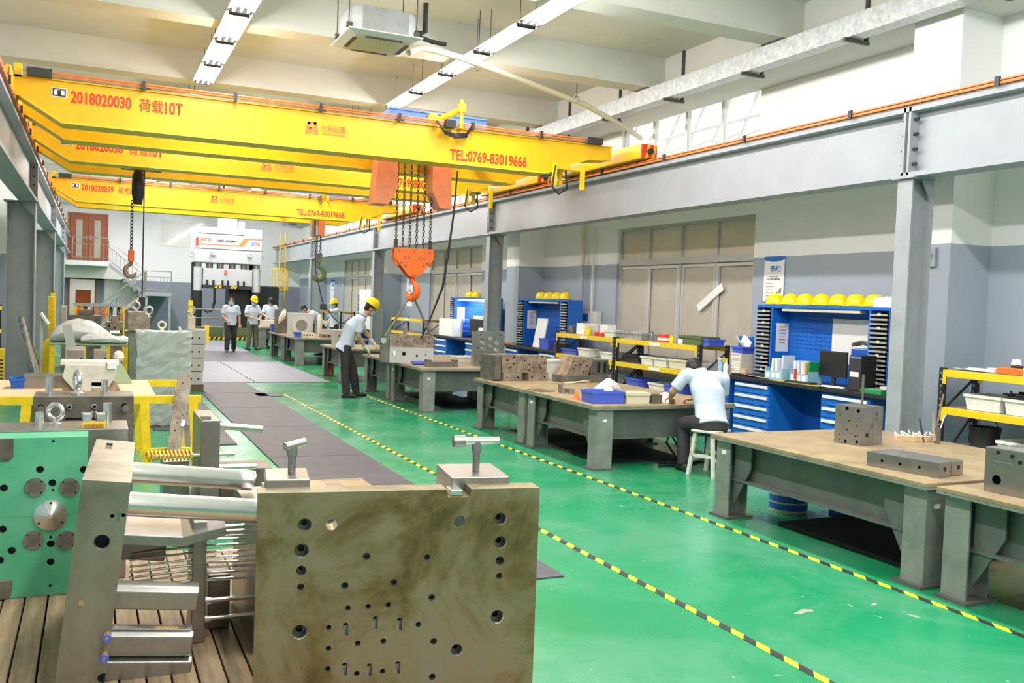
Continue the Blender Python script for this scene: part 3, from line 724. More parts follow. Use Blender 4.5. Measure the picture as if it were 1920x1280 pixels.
for x in (3.66, 5.86):
    MB().cyl((x, .25, 0.12), (x, .25, 1.83), .17, n=20).build('bellows_column', 'blackrub', pr, smooth=True)
    MB().cyl((x, .25, 1.83), (x, .25, 2.74), .16, n=20).build('guide_sleeve', 'presswhite', pr, smooth=True)
    MB().cyl((x, .25, 2.74), (x, .25, 2.92), .13, n=16).build('column_top', 'steel', pr)
    MB().cyl((x, 1.3, 0.12), (x, 1.3, 2.92), .15, n=16).build('rear_column', 'blackrub', pr)
MB().box(3.84, 5.68, .05, 1.5, 2.05, 2.70).build('slide', 'presswhite', pr, bev=.02)
for x in (4.1, 4.5, 4.95, 5.4): MB().cyl((x, .4, 2.7), (x, .4, 2.92), .13, n=12).build('cylinder_rod', 'steel', pr)
MB().box(3.84, 5.68, 0, 1.5, 1.93, 2.05).build('upper_platen', 'dark', pr)
for x in (3.95, 4.18, 4.52, 4.72, 5.1, 5.32): MB().box(x, x+.07, -.03, .05, 2.0, 2.25).build('clamp', 'black', pr)
hz = MB().use('yellow')
for x in (4.25, 4.4, 4.85, 4.97): hz.prism([(x, 1.94), (x+.09, 1.94), (x+.14, 2.04), (x+.05, 2.04)], -.012, -.002, 'y')
hz.build('hazard_stripe', parent=pr)
MB().box(4.62, 4.72, -.02, .04, 2.5, 2.66).build('tag', 'orange', pr)
MB().tube([(4.28, .1, 2.0), (4.28, .1, 1.4), (4.2, .08, 1.1), (4.02, .05, 1.0), (3.85, .1, 1.15)], .05, 8).build('hose', 'black', pr, smooth=True)
MB().box(4.85, 5.68, .5, 1.5, .1, 1.93).build('rear_guard', 'black', pr)
MB().box(3.45, 6.1, -.2, 1.7, .1, .42).build('bed', 'olive', pr); 
b = MB().use('tapeb').box(3.4, 6.15, -1.2, 1.7, 0, .12).use('yellow')
for k in range(16): x = 3.42+k*.17; b.prism([(x, .01), (x+.07, .01), (x+.11, .115), (x+.04, .115)], -1.206, -1.199, 'y')
b.build('hazard_plinth', parent=pr)
gr = empty('guard_rail', 'low red steel guard rail in front of the press', 'railing', (0, 36.2, 0))
m = MB()
for z in (.45, .8, 1.13): m.cyl((3.2, 0, z), (5.0, 0, z), .02, n=6)
m.build('rails', 'steelrust', gr)
for x in (3.25, 4.55): MB().cyl((x, 0, .12), (x, 0, 1.15), .025, n=6).build('post', 'steelrust', gr)
for x, y, z1, lb in ((3.03, 33, 1.47, 'tall yellow guard post left of the walking worker'), (3.62, 33.4, .62, 'short tilted yellow post beside the press plinth')):
    o = empty('guard_post', lb, 'post', (x, y, 0)); MB().box(-.07, .07, -.07, .07, 0, z1).build('upright', 'yellow2', o, bev=.01); MB().box(-.12, .12, -.12, .12, 0, .015).build('foot_plate', 'yellow2', o)
ld = empty('caged_ladder', 'yellow caged access ladder beside the far end of the right runway beam', 'ladder', (7.75, 42, 0))
m = MB()
for x, y in ((-.42, -.3), (-.42, .3), (.2, -.3), (.2, .3), (-.1, -.42), (-.25, -.4), (.1, -.4)): m.cyl((x, y, 2.0), (x, y, 2.92), .022, n=6)
for z in (2.0, 2.92):
    pts = [(-.42, .3, z), (-.42, -.3, z), (-.2, -.4, z), (.1, -.4, z), (.2, -.3, z), (.2, .3, z)]; m.tube(pts, .03, 6)
m.build('cage', 'yellow2', ld)
for x in (-.06, .19): MB().cyl((x, .35, 0), (x, .35, 4.6), .03, n=6).build('stile', 'yellow2', ld)
m = MB()
for k in range(14): m.cyl((-.06, .35, .3+k*.3), (.19, .35, .3+k*.3), .014, n=6)
m.build('rungs', 'yellow2', ld)
MB().box(-.5, -.1, -.3, .3, 0, 1.98).build('control_cabinet', 'colpaint', ld)
hp = tag(MB().box(6.35, 7.15, 39.4, 39.5, 0, 2.1).box(6.4, 7.1, 39.35, 39.4, .1, 2.0).build('machine_panel', 'dark'), 'dark machine panel between the press and the yellow ladder', 'panel')
# ================================================================ WORKBENCHES
def bench(y0, y1, label, x0=4.87, x1=6.72, legtag=False):
    t = empty('workbench', label, 'workbench', (x0, y0, 0), group='steel workbenches')
    W_, L = x1-x0, y1-y0
    MB().box(0, W_, 0, L, .672, .70).build('top_plate', 'benchtop', t, bev=.004)
    MB().box(.0, W_, .0, L, .655, .672).build('top_frame', 'benchleg', t)
    ap = MB().box(.15, .17, .1, L-.1, .34, .655).box(.09, .17, .1, L-.1, .325, .345).build('front_apron', 'benchpaint', t)
    MB().box(W_-.17, W_-.15, .1, L-.1, .34, .655).build('rear_apron', 'benchpaint', t)
    for y in (.10, L-.12): MB().box(.17, W_-.17, y, y+.02, .34, .655).box(.17, W_-.17, y-.02 if y < 1 else y, y+.04, .325, .345).build('end_apron', 'benchpaint', t)
    for i, sy in enumerate((0, 1)):
        for j, sx in enumerate((0, 1)):
            fx = lambda v: v if sx == 0 else W_-v
            fy = lambda v: v if sy == 0 else L-v
            def bx(m, a, b, c, d, z0, z1): m.box(min(fx(a), fx(b)), max(fx(a), fx(b)), min(fy(c), fy(d)), max(fy(c), fy(d)), z0, z1)
            m = MB(); bx(m, .05, .065, .03, .21, .02, .655); bx(m, .235, .25, .03, .21, .02, .655); bx(m, .065, .235, .11, .13, .02, .655)
            bx(m, .065, .235, .03, .04, .02, .655) if sy == 0 else None
            lg = m.build('leg', 'benchleg', t)
            m = MB(); bx(m, .01, .29, -.01+.02, .25, 0, .02); m.build('foot_plate', 'benchpaint', lg)
            g = MB(); a, b = fy(.21), fy(.42)
            g.prism([(a, .10), (a, .655), (b, .655), (b, .45)], fx(.10), fx(.115), 'x'); g.build('gusset', 'benchpaint', lg)
    if legtag: MB().box(.046, .05, L-.16, L-.10, .54, .57).build('label_sticker', 'paper', t)
    if legtag: MB().box(.12, .17, .026, .03, .52, .55).build('label_sticker', 'paper', t)
    return t
bn = [(1.95, 4.09, 'nearest workbench, cut by the right edge of the picture'),
      (4.17, 6.42, 'brown-topped workbench carrying the drilled upright block and the flat bar'),
      (8.43, 10.20, 'workbench with the blue crate where the seated worker writes'),
      (10.24, 11.84, 'workbench carrying the rusty mould halves, behind the blue crate'),
      (13.50, 15.25, 'workbench under the orange hook with the slung mould'),
      (15.29, 16.95, 'workbench where the worker in the yellow helmet bends over'),
      (18.55, 20.30, 'workbench just beyond the bending worker, with a red bottle below'),
      (23.15, 25.0, 'far workbench with the round machined plate on it'),
      (25.04, 26.9, 'far workbench with a blue pail on its corner'),
      (30.2, 31.9, 'farthest workbench behind the walking workers')]
for a, b, l in bn: bench(a, b, l, 4.87 if a < 12 else (4.66 if a < 18 else 4.62 if a < 28 else 4.87), 6.72 if a < 12 else 6.5, legtag=a in (4.17, 8.43, 13.5))

# ================================================================ SHARED SMALL THINGS
def bin_(name, label, cat, loc, sx, sy, h, m, rz=0., taper=.9, group=None, wall=.012, fill=None):
    """open stacking bin with rim and ribs"""
    t = empty(name, label, cat, loc, rz, group)
    a, b = sx/2, sy/2; c, d = a*taper, b*taper; w_ = wall
    o = MB().add([(-c, -d, 0), (c, -d, 0), (c, d, 0), (-c, d, 0), (-a, -b, h), (a, -b, h), (a, b, h), (-a, b, h),
                  (-a+w_, -b+w_, h), (a-w_, -b+w_, h), (a-w_, b-w_, h), (-a+w_, b-w_, h), (-c+w_, -d+w_, w_), (c-w_, -d+w_, w_), (c-w_, d-w_, w_), (-c+w_, d-w_, w_)],
                 [(3, 2, 1, 0), (0, 1, 5, 4), (1, 2, 6, 5), (2, 3, 7, 6), (3, 0, 4, 7), (4, 5, 9, 8), (5, 6, 10, 9), (6, 7, 11, 10), (7, 4, 8, 11), (8, 9, 13, 12), (9, 10, 14, 13), (10, 11, 15, 14), (11, 8, 12, 15), (12, 13, 14, 15)]).build('body', m, t)
    r = MB(); e = .008
    r.box(-a-e, a+e, -b-e, -b, h-.03, h).box(-a-e, a+e, b, b+e, h-.03, h).box(-a-e, -a, -b, b, h-.03, h).box(a, a+e, -b, b, h-.03, h)
    r.build('rim', m, t)
    if fill: MB().box(-c*.85, c*.85, -d*.85, d*.85, w_, h*.6).build('contents', fill, t)
    return t
def mould(name, label, loc, size, m, holes=(), face='-x', rz=0., cat='mould', extra=None, bores=None, bev=.006):
    """steel mould block: base centre at loc, drilled on one face"""
    t = empty(name, label, cat, loc, rz)
    sx, sy, sz = size
    b = MB().box(-sx/2, sx/2, -sy/2, sy/2, 0, sz).build('block', m, t, bev=bev)
    if holes:
        c = MB()
        for u, v, r in holes:
            if face == '-x': p = (-sx/2, sy*u, sz*v); d = Vector((1, 0, 0))
            elif face == '-y': p = (sx*u, -sy/2, sz*v); d = Vector((0, 1, 0))
            elif face == '+x': p = (sx/2, sy*u, sz*v); d = Vector((-1, 0, 0))
            else: p = (sx*u, sy*v, sz); d = Vector((0, 0, -1))
            p = Vector(p); c.use('hole').cyl(p-d*.01, p+d*min(.05, sx*.4, sy*.4 if face == '-y' else 9), r, n=10)
        drill(b, c)
    return t, b
def rnd_holes(n, r0, r1, seed, lo=-.42, hi=.42):
    rr = random.Random(seed); out = []
    while len(out) < n:
        p = (rr.uniform(lo, hi), rr.uniform(.08, .92), rr.uniform(r0, r1))
        if all(math.hypot((p[0]-q[0]), (p[1]-q[1])) > .13 for q in out): out.append(p)
    return out
def eyebolt(parent, loc, s, m='steelbr', axis=(0, 1, 0), name='eyebolt'):
    c = Vector(loc)
    return MB().torus(c+Vector((0, 0, s*.62)), axis, s*.36, s*.11, 20, 8).lathe([(s*.28, 0), (s*.28, s*.06), (s*.14, s*.12), (s*.12, s*.3)], c, n=14).build(name, m, parent, smooth=True)
def hat_mesh():
    n, k = 24, 8; vs = []; fs = []
    for i in range(k+1):
        a = i/k*math.pi/2; r = math.cos(a)**.75; z = .02+.135*math.sin(a)
        for j in range(n):
            th = 2*math.pi*j/n; rid = .006 if (abs(math.sin(th)) < .3) else 0
            vs.append((.135*r*math.cos(th), .108*r*math.sin(th), z+rid*math.sin(a)))
    for i in range(k): fs += [(i*n+j, i*n+(j+1) % n, (i+1)*n+(j+1) % n, (i+1)*n+j) for j in range(n)]
    b = len(vs)
    for j in range(n):
        th = 2*math.pi*j/n; f_ = max(0, math.cos(th))**2; vs.append(((.147+.045*f_)*math.cos(th), (.118)*math.sin(th), .012-.012*f_))
    for j in range(n): vs.append((.133*math.cos(2*math.pi*j/n), .106*math.sin(2*math.pi*j/n), .006))
    fs += [(b+j, b+(j+1) % n, (j+1) % n, j) for j in range(n)]; fs += [(b+n+j, b+n+(j+1) % n, b+(j+1) % n, b+j) for j in range(n)]
    m = MB(); m.add(vs, fs); return m
HAT = hat_mesh()
def hat(loc, rz, label, group):
    t = empty('hard_hat', label, 'hard hat', loc, rz, group)
    HAT.build('shell', 'hat', t, smooth=True)
    MB().cyl((.128, 0, .06), (.137, 0, .062), .014, n=8).build('badge', 'redfade', t)
    return t

# ================================================================ BLUE WORKSTATIONS ALONG THE WINDOW WALL
mat('traymetal', (.50, .48, .42), .4, metal=.4)
def station(y0, y1, label, cabs, hy0, hy1, lit=False, trays=True, side_panel=False, board=True):
    x0 = 8.34
    w = empty('workstation', label, 'workstation', (x0, y0, 0), group='blue workstations')
    L = y1-y0
    s0 = .28 if y0 < 8 else 0
    MB().prism([(-.02, 0), (.33, 0), (.33, s0), (.70, s0), (.70, L), (-.02, L)], .80, .85, 'z').build('worktop', 'rackblack', w, bev=.005)
    MB().box(.62, .66, .02+s0, L-.02, .05, .80).build('back_panel', 'bluedk', w)
    for a, b in cabs:
        c = MB().box(.06, .62, a-y0, b-y0, 0, .80).build('drawer_cabinet', 'blue', w)
        n = 5; hh = .76/n
        for k in range(n):
            z = .02+k*hh
            d = MB().box(.035, .06, a-y0+.015, b-y0-.015, z+.006, z+hh-.006).build('drawer', 'blue', c, bev=.003)
            MB().box(.008, .035, a-y0+.05, b-y0-.05, z+hh*.58, z+hh*.84).build('handle', 'whitegloss', d, bev=.006)
    MB().box(.45, .62, L-.06, L, 0, .8).build('end_panel', 'blue', w); 
    h0, h1 = hy0-y0, hy1-y0; hx0, hx1 = .36, .70
    MB().box(hx0, hx1, h0, h1, 1.835, 1.875).build('hutch_top', 'blue', w)
    MB().box(hx1-.02, hx1, h0, h1, .85, 1.835).build('hutch_back', 'blue', w)
    tw = .30
    for y in (h0+tw, h1-tw-.03): MB().box(hx0, hx1-.02, y, y+.03, .85, 1.835).build('divider', 'blue', w)
    for y in (h0, h1-.012): MB().box(hx0, hx1-.02, y, y+.012, .85, 1.835).build('divider', 'blue' if side_panel else 'bluedk', w)
    # pegboard slots as raised louvres
    lv = MB(); ny = int((h1-h0-2*tw-.1)/.09)
    for i in range(ny):
        for j in range(9): lv.box(hx1-.028, hx1-.02, h0+tw+.07+i*.09, h0+tw+.125+i*.09, 1.28+j*.055, 1.295+j*.055)
    lv.build('louvre_panel', 'bluedk', w)['kind'] = 'stuff'
    for y in (h0+.015, h1-tw):
        tr = MB().box(hx0+.0, hx0+.26, y+.005, y+tw-.02, .87, .875).build('tray_column', 'galv', w)
        for k in range(17):
            z = .88+k*.0555
            MB().box(hx0-.02, hx0+.24, y+.008, y+tw-.022, z, z+.008).box(hx0-.022, hx0-.012, y+.008, y+tw-.022, z, z+.024).build('tray', 'traymetal', tr)
            if k % 3 == 1: MB().box(hx0-.024, hx0-.020, y+.11, y+.16, z, z+.035).build('card_holder', 'ivory', tr)
        MB().box(hx0+.20, hx0+.24, y+.005, y+tw-.02, .875, 1.83).build('tray_rear', 'steeldk', tr)
    MB().box(hx0+.02, hx0+.12, h0+tw+.2, h1-tw-.2, 1.79, 1.825).build('strip_lamp', 'tube' if lit else 'ivory', w)
    if lit:
        l = bpy.data.lights.new('strip_light', 'AREA'); l.shape = 'RECTANGLE'; l.size = .1; l.size_y = h1-h0-2*tw-.5; l.energy = 14; l.color = (.8, .95, 1)
        lo = bpy.data.objects.new('strip_light', l); COL.objects.link(lo); lo.parent = w; lo.location = (hx0+.07, (h0+h1)/2, 1.785)
    if board:
        MB().box(.668, .674, h0+tw+.05, h0+tw+.95, 1.12, 1.70).box(.662, .668, h0+tw+.05, h0+tw+.95, 1.69, 1.71).build('whiteboard', 'whitegloss', w)
    pp = MB().use('paper').box(hx0+.08, hx0+.30, h1-tw-.034, h1-tw-.030, 1.22, 1.62)
    for k, c in enumerate(('palegreen', 'salmon', 'bluecrane', 'shirt', 'orange', 'palegreen')): pp.use(c).box(hx0+.13, hx0+.24, h1-tw-.036, h1-tw-.034, 1.56-k*.045, 1.575-k*.045)
    pp.build('notice_sheet', parent=w)
    return w
station(7.72, 10.62, 'blue workstation with seven yellow hard hats on its hutch', ((9.78, 10.56), (8.01, 8.84)), 8.10, 10.52, side_panel=True)
station(16.05, 18.70, 'blue workstation with four hard hats on top, beyond the yellow rack', ((17.9, 18.6), (16.1, 16.9)), 16.3, 18.68, side_panel=True, board=False)
station(20.0, 23.4, 'far blue workstation lit by its own bright strip lamp', ((22.3, 23.2), (20.2, 21.0)), 20.3, 23.0, lit=True, board=False)
station(30.2, 32.6, 'farthest blue workstation behind the whiteboard', ((31.7, 32.4),), 30.4, 32.4, board=False)
HZ = 1.876
hl = ['leftmost hard hat of the seven on the nearest hutch', 'second hard hat from the left on the nearest hutch', 'third hard hat from the left on the nearest hutch', 'middle hard hat of the seven on the nearest hutch', 'third hard hat from the right on the nearest hutch', 'second hard hat from the right on the nearest hutch', 'rightmost hard hat of the seven, beside the white folded box']
for k, l in enumerate(hl): hat((8.86, 10.33-k*.305, HZ), R(115+random.Random(k).uniform(-14, 14)), 'yellow '+l, 'hard hats on the nearest hutch')
for k, l in enumerate(('leftmost hard hat on the second hutch', 'second hard hat from the left on the second hutch', 'third hard hat from the left on the second hutch', 'rightmost hard hat on the second hutch')): hat((8.86, 17.85-k*.37, HZ), R(120-10*k), 'yellow '+l, 'hard hats on the second hutch')
for k, l in enumerate(('left hard hat on the far lit hutch', 'right hard hat on the far lit hutch')): hat((8.86, 22.0-k*.45, HZ), R(120-15*k), 'yellow '+l, 'hard hats on the lit hutch')
hat((8.86, 31.3, HZ), R(120), 'yellow hard hat on the farthest hutch by the whiteboard', 'hard hats on the farthest hutch')
o = MB().add([(0, 0, 0), (.2, 0, 0), (.2, .3, 0), (0, .3, 0), (0, 0, .10), (.2, .03, .14), (.2, .28, .14), (0, .3, .12)], [(3, 2, 1, 0), (0, 1, 5, 4), (1, 2, 6, 5), (2, 3, 7, 6), (3, 0, 4, 7), (4, 5, 6, 7)]).build('folded_carton', 'paper', loc=(8.76, 8.13, HZ)); tag(o, 'white folded carton beside the rightmost hard hat', 'box')
# --- desk items of the nearest workstation
WT = .851
def desk_item(name, label, cat, loc, rz=0): return empty(name, label, cat, (loc[0], loc[1], WT if len(loc) < 3 else loc[2]), rz)
t = desk_item('monitor', 'black flat computer monitor on the nearest workstation', 'monitor', (8.58, 8.86), R(-8))
MB().box(-.02, .02, -.27, .27, .12, .45).build('screen_housing', 'dark', t, bev=.006); MB().box(-.024, -.02, -.255, .255, .135, .435).build('screen', 'black', t); MB().box(.0, .03, -.03, .03, .01, .16).build('stand_neck', 'dark', t); MB().box(-.1, .1, -.12, .12, 0, .012).build('stand_base', 'dark', t)
t = desk_item('computer_tower', 'black computer tower with blue light strip right of the monitor', 'computer', (8.62, 8.34), R(4))
MB().box(-.21, .21, -.095, .095, 0, .43).build('case', 'black', t, bev=.006); MB().box(-.214, -.21, -.09, .09, .01, .42).build('front_panel', 'dark', t); MB().box(-.217, -.213, -.085, .07, .395, .415).build('light_strip', 'bluecrane', t); MB().box(-.217, -.213, -.06, .07, .17, .23).build('sticker', 'paper', t)
t = desk_item('keyboard', 'black keyboard in front of the monitor', 'keyboard', (8.42, 9.25), R(8)); MB().box(-.07, .07, -.22, .22, 0, .022).build('keyboard_body', 'dark', t, bev=.004)
kk = MB()
for i in range(4):
    for j in range(14): kk.box(-.06+i*.031, -.035+i*.031, -.21+j*.03, -.185+j*.03, .022, .028)
kk.build('keys', 'black', t)['kind'] = 'stuff'
def file_box(y, label, cols_):
    t = desk_item('file_box', label, 'file box', (8.56, y), 0)
    MB().box(-.12, .12, -.17, .17, 0, .012).box(-.12, -.112, -.17, .17, .012, .12).box(.112, .12, -.17, .17, .012, .2).box(-.112, .112, -.17, -.16, .012, .16).box(-.112, .112, .16, .17, .012, .16).build('tray', 'mask', t)
    for k in range(3): MB().box(-.124, -.12, -.13+k*.10, -.06+k*.10, .03, .10).build('label_card', 'paper', t)
    for k, (c, h) in enumerate(cols_):
        y_ = -.14+k*.3/len(cols_)
        b = tag(MB(Matrix.Rotation(R(random.Random(k).uniform(-5, 5)), 3, 'X')).box(-.10, .10, -.018, .018, 0, h).build('binder', c, loc=(8.56, y+y_, WT+.02), bev=.003), '', 'binder')
        b['label'] = '%s binder, number %s from the right in the %s' % ({'paper': 'white', 'shirt': 'pale blue', 'ply': 'tan', 'greenb': 'green'}[c], ('one', 'two', 'three', 'four', 'five')[k], 'file box next to the monitor' if y < 9.6 else 'file box by the left divider')
mat('greenb', (.01, .28, .09), .45)
file_box(9.32, 'blue-grey file box of binders next to the monitor', [('greenb', .27), ('ply', .26), ('paper', .26), ('shirt', .27), ('paper', .27)])
file_box(9.82, 'blue-grey file box of white binders by the left divider', [('shirt', .32), ('paper', .27), ('paper', .27)])
o = MB().box(0, .03, 0, .02, 0, .13).build('marker_pen', 'red', loc=(8.40, 9.35, WT+.05)); tag(o, 'pink-red marker clipped to the file box', 'pen')
def papers(name, label, loc, sx, sy, rz, m='paper', curl=.01):
    n = 6; vs = []; fs = []
    for i in range(n+1):
        for j in range(n+1):
            u, v = i/n-.5, j/n-.5; vs.append((u*sx, v*sy, .002+curl*(abs(u)*2)**2.5+curl*.5*math.sin(3*v+u)))
    for i in range(n):
        for j in range(n): a = i*(n+1)+j; fs.append((a, a+n+1, a+n+2, a+1))
    m_ = MB().add(vs, fs); o = m_.build(name, m, loc=loc, rz=rz); o.modifiers.new('sheet', 'SOLIDIFY').thickness = .003
    return tag(o, label, 'papers')
papers('paper_stack', 'loose white papers at the left end of the nearest worktop', (8.50, 10.12, WT), .22, .42, R(10), curl=.02)
papers('paper_sheet', 'printed sheet lying in front of the computer tower', (8.42, 8.72, WT), .2, .3, R(25))
o = MB().box(-.10, .10, -.45, .45, 0, .006).build('cutting_mat', 'ivory', loc=(8.42, 9.25, WT-.0005)); tag(o, 'yellow-green cutting mat on the front of the worktop', 'mat'); 
o.data.materials[0] = mat('cutmat', (.50, .40, .03), .5)
t = desk_item('tissue_box', 'green and white tissue pack at the right end of the nearest workstation', 'tissue pack', (8.72, 8.0)); MB().use('greenb').box(-.1, .1, -.13, .13, 0, .07).use('paper').box(-.101, .101, .02, .131, .0, .071).build('pack', parent=t, bev=.006)
t = desk_item('green_box', 'flat bright green box at the corner of the nearest worktop', 'box', (8.42, 7.98)); MB().box(-.1, .1, -.16, .16, 0, .05).build('box_body', 'greenb', t, bev=.004); MB().box(-.06, .02, -.1, .1, .05, .053).build('print', 'palegreen', t)
t = desk_item('drawing_case', 'black flat case lying across the left part of the worktop', 'case', (8.48, 10.0)); MB().box(-.13, .13, -.30, .30, .02, .05).box(-.12, .12, -.29, .29, 0, .02).build('case_shell', 'rackblack', t, bev=.004); t.location.x = 8.62

t = desk_item('desk_drawer_tower', 'small white drawer tower left of the nearest hutch', 'drawer unit', (8.70, 10.55)); t.location = (8.74, 10.72, WT)
t = None
sh = empty('side_table', 'low blue side cabinet left of the nearest workstation', 'cabinet', (8.36, 10.66, 0)); MB().box(0, .60, 0, .50, 0, .80).build('cabinet_body', 'bluedk', sh, bev=.004); MB().box(-.02, .62, -.0, .52, .80, .84).build('cabinet_top', 'benchtop', sh)
for o in list(bpy.data.objects):
    if o.name.startswith('desk_drawer_tower'): o.location = (8.72, 10.82, .841); tw = o
MB().box(-.12, .12, -.11, .11, 0, .31).build('tower_shell', 'ivory', tw, bev=.004)
for k in range(4): d = MB().box(-.13, -.12, -.10, .10, .012+k*.075, .078+k*.075).build('drawer', 'whitebox', tw); MB().box(-.14, -.13, -.09, .09, .065+k*.075, .075+k*.075).build('pull', 'paper', d)
o = bin_('parts_bin', 'violet bin with paper tissue on top of the small drawer tower', 'bin', (8.72, 10.82, .841+.311), .22, .24, .10, 'bluebox')
papers('tissue', 'crumpled white tissue sticking out of the violet bin', (8.72, 10.82, .841+.42), .14, .2, 0, curl=.10)
pb = empty('perforated_panel', 'small blue perforated panel standing at the rack end', 'panel', (8.98, 11.15, .841)); MB().box(-.01, .01, -.24, .10, 0, .55).build('panel_sheet', 'blue', pb); pm = MB()
for i in range(5):
    for j in range(3): pm.box(-.016, -.01, -.20+i*.05, -.175+i*.05, .42+j*.035, .435+j*.035)
pm.build('slots', 'rackblack', pb)['kind'] = 'stuff'
def spray(loc, label, body, cap, s=1.):
    t = empty('spray_bottle', label, 'spray bottle', loc)
    MB().lathe([(.036*s, 0), (.038*s, .02*s), (.038*s, .12*s), (.016*s, .17*s), (.014*s, .19*s)], n=14).build('bottle', body, t, smooth=True)
    MB().box(-.045*s, .02*s, -.014*s, .014*s, .19*s, .225*s).box(-.04*s, -.028*s, -.008*s, .008*s, .15*s, .19*s).build('trigger_head', cap, t, bev=.004)
spray((8.50, 11.05, .841), 'clear blue spray bottle with white head left of the nearest workstation', 'mask', 'paper'); spray((8.50, 10.92, .841), 'clear spray bottle with yellow head left of the nearest workstation', 'paper', 'hat')
t = empty('parts_tray', 'dark tray with a tan cup at the left end of the nearest worktop', 'tray', (8.46, 10.45, WT)); MB().box(-.1, .1, -.16, .16, 0, .03).build('tray_body', 'black', t); MB().lathe([(.05, .03), (.06, .10), (.055, .10), (.046, .035)], n=14).build('cup', 'ply', t)
t = desk_item('paper_pile', 'pile of magazines and bags on the shelf above the computer tower', 'papers', (8.86, 8.55, WT)); MB().box(-.12, .12, -.18, .18, 0, .49).build('stand', 'bluedk', t); MB().box(-.1, .1, -.17, .17, .49, .51).box(-.12, .09, -.15, .16, .51, .53).build('magazines', 'paper', t); MB().tube([(-.1, -.15, .55), (-.12, 0, .58), (-.1, .17, .54)], .03, 6).build('bag', 'steeldk', t)
# second workstation desk things
t = empty('document_stand', 'white document sheet propped on the second blue workstation', 'document', (8.62, 17.45, .851)); MB(Matrix.Rotation(R(10), 3, 'Y')).box(-.01, .01, -.24, .24, 0, .62).build('sheet', 'paper', t); MB().box(-.05, .15, -.1, .1, 0, .012).build('foot', 'paper', t)
bin_('parts_bin', 'violet bin on the second blue workstation', 'bin', (8.55, 16.75, .851), .3, .42, .22, 'bluebox')
t = empty('pen_tray', 'orange and green tool tray at the far end of the second workstation', 'tray', (8.45, 18.55, .851)); MB().box(-.08, .08, -.20, .20, 0, .03).build('tray_body', 'orange', t); MB().box(-.06, .06, -.28, -.2, 0, .06).build('green_cup', 'palegreen', t)
t = empty('crate_stack', 'tilted stack of grey folders right of the second hutch', 'folders', (8.60, 16.35, .851)); MB(Matrix.Rotation(R(8), 3, 'X')).box(-.12, .12, -.1, .1, 0, .05).box(-.11, .12, -.1, .1, .05, .10).box(-.12, .11, -.1, .1, .10, .16).build('folders', 'steeldk', t)
# third workstation
t = empty('monitor', 'black monitor on the far lit workstation', 'monitor', (8.56, 20.75, .851)); MB().box(-.02, .02, -.42, .42, .08, .50).build('screen_housing', 'black', t, bev=.006); MB().box(0, .03, -.04, .04, 0, .15).build('stand', 'dark', t)
for k in range(3): o = MB().box(8.62, 8.92, 21.75, 22.4, 1.0+k*.14, 1.03+k*.14).build('letter_tray', 'bluecrane'); tag(o, '%s blue letter tray in the lit hutch' % ('lowest', 'middle', 'top')[k], 'tray')
o = MB().box(8.70, 8.85, 20.72, 21.35, .86, 1.42).build('document_rack', 'paper', bev=.01); tag(o, 'upright white document folders in the lit hutch', 'folders')
o = MB().box(8.36, 8.66, 21.9, 22.9, .852, 1.30).build('white_carton', 'paper', bev=.02); tag(o, 'white plastic-wrapped carton left of the far black monitor', 'carton')
o = MB().box(8.4, 8.55, 19.95, 20.25, .852, 1.15).build('white_canister', 'paper', bev=.01); tag(o, 'white canister behind the studded steel block', 'canister')

# ================================================================ YELLOW AND BLACK RACKS
def rack(y0, y1, label, levels=(.42, .82, 1.22), x0=8.30, x1=8.86, posts=True):
    t = empty('storage_rack', label, 'rack', (x0, y0, 0), group='yellow and black racks')
    L, D = y1-y0, x1-x0; top = levels[-1]+.02
    for y in (0, L-.06):
        for x in (0, D-.05):
            p = MB().box(x, x+.05, y, y+.06, 0, top).build('post', 'rackblack', t)
            s = MB()
            for k in range(int(top/.07)): s.box(x-.001, x+.0, y+.022, y+.038, .05+k*.07, .075+k*.07)
            s.build('slots', 'galv', p)['kind'] = 'stuff'
        for a, b in ((.2, .72), (.78, 1.12)): MB().cyl((.05, y+.03, a), (D-.05, y+.03, b), .014, n=6).build('brace', 'rackblack', t)
    for z in levels:
        for x in (-.012, D-.028):
            b = MB().box(x, x+.04, .065, L-.065, z-.075, z).box(x-.004, x+.0, .06, .105, z-.15, z).box(x-.004, x, L-.105, L-.06, z-.15, z).build('beam', 'yellow2', t, bev=.003)
            if x < 0: MB().box(x-.006, x-.004, L*.42, L*.55, z-.06, z-.015).build('label_sticker', 'paper', b)
        MB().box(.03, D-.03, .06, L-.06, z-.006, z+.002).build('shelf', 'galv', t)
    return t
rack(4.6, 7.02, 'yellow and black rack at the right edge of the picture')
rack(11.30, 13.76, 'yellow and black rack in front of the beige window, nearer half')
rack(13.78, 16.02, 'yellow and black rack in front of the beige window, farther half')
rack(24.0, 27.0, 'far yellow rack seen between the slings')
rack(33.3, 36.2, 'farthest yellow rack behind the worker with the raised arm')
def bins(specs, z, who):
    for i, (y, m, sx, sy, h, l) in enumerate(specs): bin_('parts_bin', l, 'bin', (8.55, y, z+.003), sx, sy, h, m, 0, fill='steeldk' if m in ('whitebox', 'rackblack') else None)
bins([(6.52, 'whitebox', .40, .42, .16, 'white bin at the left end of the middle shelf of the right-edge rack'), (6.06, 'whitebox', .40, .42, .16, 'white bin with black cables on the middle shelf of the right-edge rack'), (5.6, 'whitebox', .40, .42, .16, 'white bin cut by the right edge on the middle shelf')], .822, '')
bins([(6.10, 'whitebox', .42, .44, .13, 'white bin on the bottom shelf of the right-edge rack'), (5.62, 'whitebox', .42, .44, .13, 'white bin behind the near steel block on the bottom shelf')], .422, '')
